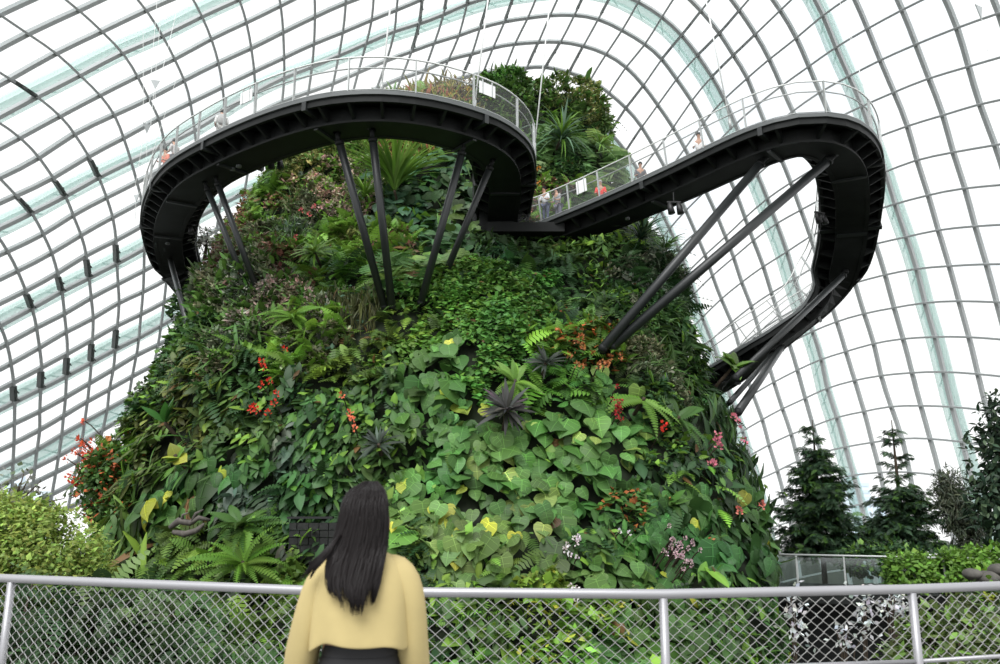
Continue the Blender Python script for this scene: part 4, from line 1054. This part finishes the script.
# ---------------- the woman in front
WX, WY = -.425, 2.45
wr = thing('woman', 'woman seen from behind with long black hair, pale yellow cropped top and black trousers', 'person', (WX, WY, 0), .05)
def woman():
    J = [(0,0,1.00),(0,.0,1.10),(0,-.005,1.22),(0,0,1.335),(0,.01,1.385),(0,.025,1.435),(0,.035,1.49),(0,.03,1.56)]
    R = [(.122,.095),(.098,.078),(.118,.083),(.095,.065),(.050,.050),(.052,.058),(.070,.083),(.058,.070)]
    E = [(i, i+1) for i in range(7)]; arms = []
    for s in (-1, 1):
        b = len(J); arms.append(b)
        J += [(s*.118,0,1.345),(s*.155,.03,1.08),(s*.168,.25,1.00),(s*.16,.31,.995)]; R += [(.038,.040),(.036,.036),(.026,.024),(.030,.016)]
        E += [(3, b), (b, b+1), (b+1, b+2), (b+2, b+3)]
        b = len(J); J += [(s*.085,0,.88),(s*.095,.01,.48),(s*.10,-.03,.10),(s*.10,.06,.035),(s*.105,.12,.025)]; R += [(.09,.09),(.058,.058),(.036,.036),(.036,.028),(.035,.022)]
        E += [(0, b), (b, b+1), (b+1, b+2), (b+2, b+3), (b+3, b+4)]
        # hand: four fingers and a thumb rooted in the palm
        p = Vector((s*.16,.31,.995)); pal = len(J)-6
        root = arms[-1]+3
        for k, (dx, ln) in enumerate(((-.026,.062),(-.009,.072),(.009,.068),(.025,.052))):
            c = len(J); J += [p+Vector((dx,.045,-.002)), p+Vector((dx*1.1,.045+ln*.45,-.012)), p+Vector((dx*1.15,.045+ln*.75,-.034))]
            R += [(.0095,.0095),(.0085,.0085),(.007,.007)]; E += [(root, c), (c, c+1), (c+1, c+2)]
        c = len(J); J += [p+Vector((-s*.032,.005,-.006)), p+Vector((-s*.052,.035,-.018))]; R += [(.011,.011),(.008,.008)]; E += [(root, c), (c, c+1)]
    skin_obj('body', J, E, R, M_skin, wr, 2)
    # face details (turned to the mountain)
    for s in (-1, 1):
        m = MB(); m.ball((s*.030,.112,1.515), (.014,.008,.009), 10, 6); m.build('eye', mat('eye_white', (.8,.8,.8), .2), wr, True)
        m = MB(); m.ball((s*.030,.119,1.515), (.006,.004,.006), 8, 5); m.build('iris', M_black, wr, True)
        m = MB(); m.ball((s*.062+.012,.035,1.50), (.012,.02,.032), 8, 6); m.build('ear', M_skin, wr, True)
    m = MB(); m.ball((0,.122,1.492), (.012,.018,.024), 8, 6); m.build('nose', M_skin, wr, True)
    m = MB(); m.ball((0,.112,1.455), (.024,.010,.008), 10, 6); m.build('lips', mat('lips', (.45,.12,.11), .4), wr, True)
woman()
M_top = mat('pale_yellow_knit', (.46,.37,.165), .85, noise=.05, nscale=14, bump=.08)
M_blk = mat('black_trousers', (.014,.014,.016), .7)
def garment():
    # cropped top body, open at the hem, falling straight from the shoulders
    n = 48; vs = []; fs = []
    secs = [(1.428,.050,.052,.0),(1.418,.066,.060,.0),(1.402,.100,.070,.0),(1.378,.128,.080,-.002),(1.345,.143,.090,-.005),(1.29,.147,.100,-.008),(1.24,.148,.108,-.01),(1.19,.148,.116,-.012),(1.168,.148,.120,-.012),(1.161,.147,.120,-.012),(1.167,.140,.113,-.012),(1.23,.138,.100,-.01)]
    for j, (z, rx, ry, cy) in enumerate(secs):
        for k in range(n):
            q = 2*math.pi*k/n; c_, s_ = math.cos(q), math.sin(q); e = 2/2.5
            t = max(0, (1.36-z)/.2); fold = 1+t*(.030*math.sin(q*7+1.3)+.02*math.sin(q*4+2*z*9))
            x = rx*math.copysign(abs(c_)**e, c_)*fold; y = cy+ry*math.copysign(abs(s_)**e, s_)*fold
            drop = -.009*(abs(c_)**3)*min(1, max(0, (1.43-z)/.05))*(1 if z > 1.34 else .4)
            hem = (.010*math.sin(q*3+.6)+.008*math.sin(q*5))*t if j > 5 else 0
            vs.append((x+.012, y, z+drop+hem))
    for j in range(len(secs)-1):
        for k in range(n): fs.append((j*n+k, j*n+(k+1) % n, (j+1)*n+(k+1) % n, (j+1)*n+k))
    m = MB(); m.add(vs, fs); o = m.build('cropped_top', M_top, wr, True, 1)
    for s in (-1, 1):
        m = MB(); o_ = -.022 if s < 0 else 0; rings = [((s*.062+.014,0,1.372),.036,.050),((s*.100+.014,0,1.368),.044,.062),((s*.128+.014,.0,1.335),.048,.066),((s*.143+.014+o_*.2,.004,1.26),.048,.070),((s*.150+.012+o_*.6,.012,1.17),.050,.072),((s*.156+.010+o_,.028,1.09),.052,.070),((s*.158+.008+o_,.08,1.02),.050,.058),((s*.165+.004,.17,.990),.046,.046),((s*.170,.235,.990),.036,.034),((s*.172,.255,.992),.034,.032)]
        n2 = 20; vs = []; fs = []
        C0 = [Vector(r_[0]) for r_ in rings]
        for i, (c, a, b) in enumerate(rings):
            t = (C0[min(i+1, len(C0)-1)]-C0[max(i-1, 0)]).normalized(); u = t.cross(Vector((0, 1, .3))).normalized(); w = u.cross(t)
            for k in range(n2):
                q = 2*math.pi*k/n2; f_ = 1+.05*math.sin(q*3+i*1.1)*(1 if 2 < i < 7 else .3)
                vs.append(C0[i]+u*math.cos(q)*a*f_+w*math.sin(q)*b*f_)
        for i in range(len(rings)-1):
            for k in range(n2): fs.append((i*n2+k, i*n2+(k+1) % n2, (i+1)*n2+(k+1) % n2, (i+1)*n2+k))
        m.add(vs, fs); m.build('sleeve', M_top, wr, True, 1)
    # trousers: hips + legs
    m = MB(); m.loft([(0.012,0,1.165,.106,.084,2.2),(0.012,0,1.12,.116,.090,2.2),(.012,0,1.04,.140,.108,2.2),(.01,0,.96,.168,.122,2.3),(.008,0,.90,.172,.122,2.4),(.005,0,.86,.168,.115,2.5)], 32); m.build('trousers', M_blk, wr, True, 1)
    for s in (-1, 1):
        m = MB(); m.loft([(s*.085,0,.92,.086,.105,2.2),(s*.088,0,.75,.085,.10,2.1),(s*.094,.005,.5,.078,.088,2),(s*.10,-.01,.25,.078,.085,2),(s*.10,-.015,.09,.080,.088,2)], 20); m.build('trouser_leg', M_blk, wr, True, 1)
        m = MB(); m.loft([(s*.102,.04,.0,.045,.13,2.6),(s*.102,.04,.03,.048,.132,2.6),(s*.102,.03,.065,.040,.11,2.2),(s*.10,-.02,.10,.036,.05,2)], 18); m.build('shoe', mat('shoe_white', (.6,.6,.58), .6), wr, True, 1)
    m = MB(); m.loft([(0.012,0,1.130,.114,.091,2.2),(0.012,0,1.160,.109,.088,2.2)], 32, False); m.build('waistband', M_blk, wr, True)
garment()
def hairdo():
    # outline (left, right) offsets by height, taken round the head and down the back
    prof_ = [(1.630,.018,.030),(1.620,-.004,.050),(1.605,-.024,.064),(1.578,-.043,.077),(1.545,-.051,.081),(1.51,-.056,.084),(1.47,-.064,.085),(1.43,-.072,.083),(1.39,-.081,.076),(1.35,-.084,.072),(1.31,-.074,.066),(1.285,-.048,.060)]
    def lr(z):
        zs_ = [p[0] for p in prof_][::-1]; return (np.interp(z, zs_, [p[1] for p in prof_][::-1]), np.interp(z, zs_, [p[2] for p in prof_][::-1]))
    def backy(z):  # distance behind the body axis
        return float(np.interp(z, [1.24,1.30,1.36,1.42,1.48,1.54,1.59,1.622], [-.150,-.142,-.112,-.085,-.072,-.066,-.045,.02]))
    m = MB(); secs = []
    for z in (1.628,1.618,1.60,1.59,1.565,1.53,1.49,1.45,1.41,1.37,1.34,1.32):
        l, r = lr(z); bk = backy(z); fr = float(np.interp(z, [1.28,1.36,1.42,1.50,1.56,1.60,1.622], [-.10,-.055,.0,.04,.085,.09,.05]))
        secs.append(((l+r)/2, (bk+fr)/2, z, (r-l)/2*.97, (fr-bk)/2*.96, 2.2))
    m.loft(secs, 28); m.build('hair', M_hair, wr, True, 1)
    rr = random.Random(5)
    m = MB()
    for i in range(420):
        u = rr.uniform(-1, 1); z0 = rr.choice([1.625, 1.61, 1.58, 1.53])
        tip = 1.250+.03*rr.random()+.035*abs(u)**2+.05*max(0, math.sin(u*7.5+3.4))*(rr.random()*.5+.5)+(.03 if u < -.45 else 0)
        pts = []; K = 12; wv = rr.uniform(0, 6); amp = rr.uniform(.002, .007); dep = rr.uniform(.97, 1.04)
        for k in range(K+1):
            t = k/K; z = z0+(tip-z0)*t; l, r = lr(max(z, 1.29)); uu = u*(1-.12*max(0, (1.33-z)/.1)); c = (l+r)/2; hw = (r-l)/2
            ang = uu*1.35; bk = backy(max(z, 1.26)); fr = .0 if z > 1.42 else -.07
            x = c+hw*math.sin(ang)*1.02+amp*math.sin(wv+z*28); y = (bk+fr)/2-(fr-bk)/2*math.cos(ang)*dep-.004+amp*.5*math.cos(wv+z*25)
            pts.append((x, y, z))
        w = rr.uniform(.0030, .0062); m.tube(pts, [w*(.4+.6*math.sin(math.pi*min(1, .12+t_*.8)))*(1 if t_ < .75 else max(.12, (1-t_)*4)) for t_ in [k/K for k in range(K+1)]], 4)
    # locks over the left shoulder
    for i in range(46):
        a = rr.random(); b_ = rr.random(); pts = [(-.050,-.075,1.47),(-.068-.01*a,-.095,1.44-.01*b_),(-.088-.016*a,-.108,1.415-.015*b_),(-.110-.022*a,-.104,1.395-.02*b_),(-.125-.035*a*b_,-.09,1.378-.03*b_)]
        m.tube(pts, [.004,.004,.0035,.0025,.0008], 4)
    m.build('hair_strands', M_hair, wr, True)
hairdo()
# ------------------------------------------------------------------ foreground platform and fence
def zr(py, D): return EYE+ray(500, py).z*D
m = MB(); m.box((0, 0, -.15), (26, 11.0, .3)); o = m.build('floor', M_concrete); o['kind'] = 'structure'; o.location = (0, -.1, 0)
m = MB(); m.box((0, 0, 0), (160, 160, .2)); o = m.build('ground', M_soil); o['kind'] = 'structure'; o.location = (0, 30, -7.2)
NODES = [(-260,5.9),(10,5.15),(337,4.51),(663,4.40),(912,4.62),(1170,5.1)]
FN = [Vector((ray(x, 595).x*D, D, 0)) for x, D in NODES]
HR = 1.05
fence = thing('chain_link_fence', 'grey steel fence with round top rail and diamond wire mesh in front of the woman', 'fence', (0, 4.4, 0))
O = Vector((0, 4.4, 0))
m = MB(); m.tube([p-O+Vector((0, 0, HR)) for p in FN], .026, 14); m.build('top_rail', M_steel, fence, True)
for i, p in enumerate(FN):
    m = MB(); m.tube([p-O+Vector((0, 0, 0)), p-O+Vector((0, 0, HR-.02))], .024, 12); po = m.build('post', M_steel, fence, True)
    m = MB(); m.tube([p-O+Vector((0, 0, 0)), p-O+Vector((0, 0, .012))], .06, 14); m.build('base_plate', M_steel, po, True)
M_wire = mat('galvanised_wire', (.40,.40,.39), .4, metal=.4)
for i in range(len(FN)-1):
    a, b = FN[i]-O, FN[i+1]-O; L = (b-a).length; d = (b-a).normalized(); z0, z1 = .10, HR-.035; Hh = z1-z0
    m = MB(); m.tube([a+Vector((0, 0, .10)), b+Vector((0, 0, .10))], .014, 8); m.build('bottom_rail', M_steel, fence, True)
    if i >= 3:
        m = MB(); m.tube([a+Vector((0, 0, .665)), b+Vector((0, 0, .665))], .012, 8); m.build('middle_rail', M_steel, fence, True)
    m = MB(); pw, ph = .037, .058; rows = int(Hh/ph); cols = int(L/pw)
    nrm = Vector((-d.y, d.x, 0))
    # each wire zigzags down the panel and hooks its neighbours
    for c in range(cols+1):
        x0 = .03+c*(L-.06)/cols; hw = (L-.06)/cols*.53
        pts = []
        for k in range(rows*2+1):
            # smooth zigzag
            z = z1-Hh*k/(rows*2); s = 0 if k % 2 == 0 else 1
            x = x0+(hw if (k+c) % 2 == 0 else -hw)
            pts.append(a+d*min(max(x, .015), L-.015)+Vector((0, 0, z))+nrm*(.004 if (k+c) % 2 else -.004))
        m.tube(pts, .0030, 4)
    m.build('wire_mesh', M_wire, fence)
# ------------------------------------------------------------------ planting left, right and below
shrub('round_bush', 'big light green fine-leaved bush at the left edge above the handrail', 'bush', at(38, 560, 14.5), [(0,0,-.1,1.25,1.1,1.15), (-1.0,0,.1,1.2,1,1.2), (.5,0,-.5,.95,.9,.9), (-.3,0,.55,.7,.7,.55)], 'small', .085, 26000, (.19,.32,.06), .25, (.20,.27,.05), .2, 3.0, hollow=.55, lmul=1)
shrub('thin_shrub', 'sparse twiggy shrub against the glass behind the light green bush', 'bush', at(14, 500, 19), [(0,0,0,.9,.6,.8), (.8,0,-.2,.5,.5,.5)], 'small', .14, 420, (.10,.14,.07), .4, (.3,.3,.28), .2, 3.5, hollow=.1, branches=26)
def bank(name, label, px, py, D, rx, ry, rz, tpl, size, n, c, **kw):
    return shrub(name, label, 'shrub', at(px, py, D), [(0,0,0,rx,ry,rz), (rx*.6,0,-rz*.3,rx*.7,ry,rz*.8), (-rx*.6,0,-rz*.2,rx*.7,ry,rz*.8)], tpl, size, n, c, trunk=3, **kw)
bank('fern_bank', 'fern bank behind the leftmost fence post below the light bush', 15, 640, 12.5, 1.6, 1.2, .95, 'fernd', .5, 420, (.03,.075,.025), hollow=.5, down=.4)
bank('fern_bank', 'dark fern bank below the light bush', 75, 650, 13.5, 1.5, 1.2, .9, 'fernd', .5, 380, (.028,.065,.022), hollow=.5, down=.4)
bank('fern_bank', 'ferns at the left behind the fence touching the mountain foot', 150, 640, 15, 1.6, 1.2, 1.1, 'fernd', .55, 480, (.05,.12,.035), hollow=.5, down=.4)
bank('fern_bank', 'pale ferns along the fence top left of the woman', 95, 600, 14, 1.3, 1, .35, 'fernd', .5, 260, (.08,.16,.05), hollow=.4, down=.3)
bank('low_shrub', 'yellowish low shrub at the bottom right behind the fence', 960, 640, 12, .75, .8, .62, 'wlance', .17, 1900, (.07,.12,.03), alt=G_L, ap=.2)
bank('low_shrub', 'green low shrub seen right behind the right fence post', 940, 660, 13, .65, .8, .5, 'wlance', .18, 1100, (.05,.09,.03), alt=G_B, ap=.2)
bank('low_shrub', 'dark shrub under the raised path at the right', 1010, 625, 13, .7, .8, .8, 'wlance', .18, 1400, (.04,.08,.025), alt=G_B, ap=.2)
# raised path at the right with glass balustrade
def raised_path():
    D0, D1 = 27.0, 24.5
    A, B = at(752, 590, D0), at(1080, 590, D1); A.z = B.z = EYE-3.25
    r = thing('raised_path', 'raised path with thin balustrade at the right foot of the mountain', 'path', A); V = B-A; L = V.length; d = V.normalized(); nn_ = Vector((-d.y, d.x, 0))
    def P_(t, u, z): return d*t+nn_*u+Vector((0, 0, z))
    m = MB(); m.strip([P_(0, 1.2, -.16), P_(L, 1.2, -.16)], [nn_]*2, 2.6, [UP]*2, .34); m.build('deck', M_dark2, r)
    m = MB(); m.strip([P_(0, -.05, 0), P_(L, -.05, 0)], [nn_]*2, .06, [UP]*2, .12); m.build('deck_edge', M_edge, r)
    m = MB(); m.strip([P_(0, 1.6, -1.9), P_(L, 1.6, -1.9)], [nn_]*2, .4, [UP]*2, 3.2); m.build('retaining_wall', M_dark, r)
    m = MB(); m.tube([P_(0, 0, 1.16), P_(L, 0, 1.16)], .035, 8); m.build('handrail', M_rail, r, True)
    for k in range(int(L/1.45)+1):
        m = MB(); m.strip([P_(k*1.45, 0, 0), P_(k*1.45, 0, 1.16)], [d]*2, .05, [nn_]*2, .05); m.build('post', M_rail, r)
        if (k+1)*1.45 < L:
            m = MB(); m.strip([P_(k*1.45+.04, 0, .58), P_(k*1.45+1.41, 0, .58)], [nn_]*2, .02, [UP]*2, 1.02); m.build('glass_panel', M_bal, r)
    return A, d, nn_, L
PA, Pd, Pn, PL = raised_path()
def hedge(t0, t1, u, z0, h, c, label, tpl='small', size=.17, n=3500, alt=G_L, name='hedge'):
    C0 = PA+Pd*((t0+t1)/2)+Pn*u+Vector((0, 0, z0)); hw = (t1-t0)/2
    blobs = []; k = max(2, int((t1-t0)/1.0))
    for i in range(k): 
        q = Pd*(-hw+(i+.5)*2*hw/k); blobs.append((q.x, q.y, h*.5+.12*math.sin(i*2.1), .85, .7, h*.55))
    shrub(name, label, 'hedge', C0, blobs, tpl, size, n, c, .3, alt, .25, .3, hollow=.4)
hedge(3.2, 6.6, 1.9, .4, 1.0, G_D, 'dark low hedge behind the balustrade beneath the first conifer', n=3000)
hedge(4.2, 7.6, -.15, .15, 1.15, G_B, 'bright creeper covering the balustrade beneath the tall-leader conifer', n=5200)
hedge(6.6, 12, .5, .5, 1.1, G_B, 'bright green hedge along the raised path at the right edge', n=6800)
hedge(6.8, 8.2, -.6, -.1, .8, G_Y, 'yellow-green bush in front of the hedge at the right', 'wlance', .26, 700)
def rocks():
    for k, (px, py, s) in enumerate([(972,574,.30),(988,578,.38),(999,570,.32)]):
        m = MB(); m.ball((0,0,0), (s,s*.8,s*.55), 14, 9); m.v = [tuple(np.array(v)*(1+.35*(float(vnoise(np.array([v])*2.5/s+k*7)[0])-.5))) for v in m.v]
        o = m.build('rock', mat('boulder', (.09,.085,.075), .9, noise=.4, nscale=3, bump=.4), None, True, 1); o.location = at(px, py, 23.2)
        tag(o, ['small brown boulder left of the others on the right planting', 'largest brown boulder at the right planting', 'boulder cut by the right picture edge'][k], 'rock')
rocks()
# unidentified white patches under the raised path, added as petal-shaped clusters on stems
for k, (px, py, sx, sy, n) in enumerate([(797, 618, 6, 14, 34), (866, 610, 7, 14, 30), (895, 606, 9, 7, 26), (846, 636, 6, 8, 14), (898, 604, 6, 6, 10)]):
    P = at(px, py, 17+.3*k); r = thing('orchid_spray', ['drooping spray of white blossoms under the left of the raised path', 'white blossom spray in the dark under the raised path', 'thick white blossoms near the right fence post', 'small white spray low behind the fence', 'white tuft just left of the right fence post'][k], 'flowers', P)
    G = []; m = int(2.3*n); V = rnd(m)*np.array([sx, 6, sy])*.020; G.append(('small', V, rnd(m)*.8-UP*.4, rnd(m), np.full(m, .13), colors(m, (.5,.53,.53), .3), 0)); leaf_mesh('petals', G, None, r)['kind'] = 'stuff'
    mb = MB()
    for q in range(6): v = Vector(V[q]); mb.tube([Vector((0, .3, -sy*.03-2)), v*.5+Vector((0,.1,-.3)), v], .015, 5)
    mb.build('stem', M_bark, r)
# conifers and trees beyond the path
def conifer(px, py_base, D, H, Wb, label, leader=.3, dens=1.0, seed=1, tiers=15, c=(.030,.070,.030), rag=.35):
    P = at(px, py_base, D); r = thing('conifer', label, 'tree', P); rr = np.random.default_rng(seed)
    m = MB(); m.tube([(0,0,-1.5),(0,0,H*.5),(0,0,H)], [.11,.07,.015], 8); G = []
    Pts, Ys, Ns = [], [], []
    for t in range(tiers):
        f = (t+rr.uniform(-.3, .3))/(tiers-1); f = min(max(f, 0), .97); z = H*(.02+.93*f)
        bare = f > 1-leader
        L = Wb*(((1-f)/1.0)**.9)*1.12*(.8+rr.random()*rag)+.18
        if bare: L = .30+.9*(1-f)
        nb = int(7*dens) if not bare else 5
        if bare and t % 2: continue
        for k in range(nb):
            q = rr.uniform(0, 2*math.pi); bl = L*rr.uniform(.55, 1.15); u = Vector((math.cos(q), math.sin(q), 0)); z1 = z+rr.uniform(-.10, .10)
            rise = .45*bl if bare else rr.uniform(-.12, .16)*bl
            pts = [Vector((0,0,z1)), Vector((0,0,z1))+u*bl*.5+Vector((0,0,rise*.3)), Vector((0,0,z1))+u*bl+Vector((0,0,rise))]
            m.tube(pts, .018, 4, r2=.006)
            ns = int((24 if not bare else 10)*bl*dens)+4
            for i in range(ns):
                s = .12+.9*(i+.6)/ns; p = pts[0].lerp(pts[2], s); p += Vector((rr.normal()*.07, rr.normal()*.07, rr.normal()*.06))*(0.3 if bare else 1)
                side = u.cross(Vector((0,0,1)))*(1 if i % 2 else -1)
                Pts.append(p); Ys.append(u*.8+side*rr.uniform(.2,1.1)+Vector((0,0,rr.uniform(-.5,.45)))); Ns.append(Vector((0,0,1))+u*.2)
    m.build('trunk', M_bark, r, True)
    n = len(Pts); leaf_mesh('needles', [('fern', np.array(Pts), np.array(Ys), np.array(Ns)+rnd(n)*.45, .27*np.exp(RNG.normal(size=n)*.2), colors(n, c, .3, G_M, .2), .2)], None, r)
conifer(823, 556, 31, 5.2, 1.5, 'dense dark conifer beyond the path, nearest to the mountain', .2, 1.9, 3, 22)
conifer(905, 556, 31, 5.2, 1.5, 'conifer with a bare candelabra-like leader right of the dense one', .50, 1.7, 8, 22)
shrub('olive_tree', 'thin greyish olive-leaved tree between the bare-leader conifer and the right edge tree', 'tree', at(958, 520, 30), [(0,0,.5,.75,.7,1.5), (.3,0,-.3,.8,.7,1.2), (-.3,0,1.2,.5,.5,.8)], 'nlance', .24, 6500, (.07,.10,.055), .3, None, 0, 3, hollow=.2, branches=18)
shrub('broadleaf_tree', 'dark dense tree cut by the right picture edge', 'tree', at(1003, 480, 27), [(0,0,.5,1.2,1,1.8), (.2,0,2.1,.8,.7,1.0), (-.2,0,-1.0,1.2,1,1.4), (1.2,0,0,1.3,1,2)], 'wlance', .24, 6500, (.020,.045,.022), .35, (.05,.09,.04), .25, 4, hollow=.3, branches=24)
# towers outside the glass, their haze painted into the pale blue wall colour
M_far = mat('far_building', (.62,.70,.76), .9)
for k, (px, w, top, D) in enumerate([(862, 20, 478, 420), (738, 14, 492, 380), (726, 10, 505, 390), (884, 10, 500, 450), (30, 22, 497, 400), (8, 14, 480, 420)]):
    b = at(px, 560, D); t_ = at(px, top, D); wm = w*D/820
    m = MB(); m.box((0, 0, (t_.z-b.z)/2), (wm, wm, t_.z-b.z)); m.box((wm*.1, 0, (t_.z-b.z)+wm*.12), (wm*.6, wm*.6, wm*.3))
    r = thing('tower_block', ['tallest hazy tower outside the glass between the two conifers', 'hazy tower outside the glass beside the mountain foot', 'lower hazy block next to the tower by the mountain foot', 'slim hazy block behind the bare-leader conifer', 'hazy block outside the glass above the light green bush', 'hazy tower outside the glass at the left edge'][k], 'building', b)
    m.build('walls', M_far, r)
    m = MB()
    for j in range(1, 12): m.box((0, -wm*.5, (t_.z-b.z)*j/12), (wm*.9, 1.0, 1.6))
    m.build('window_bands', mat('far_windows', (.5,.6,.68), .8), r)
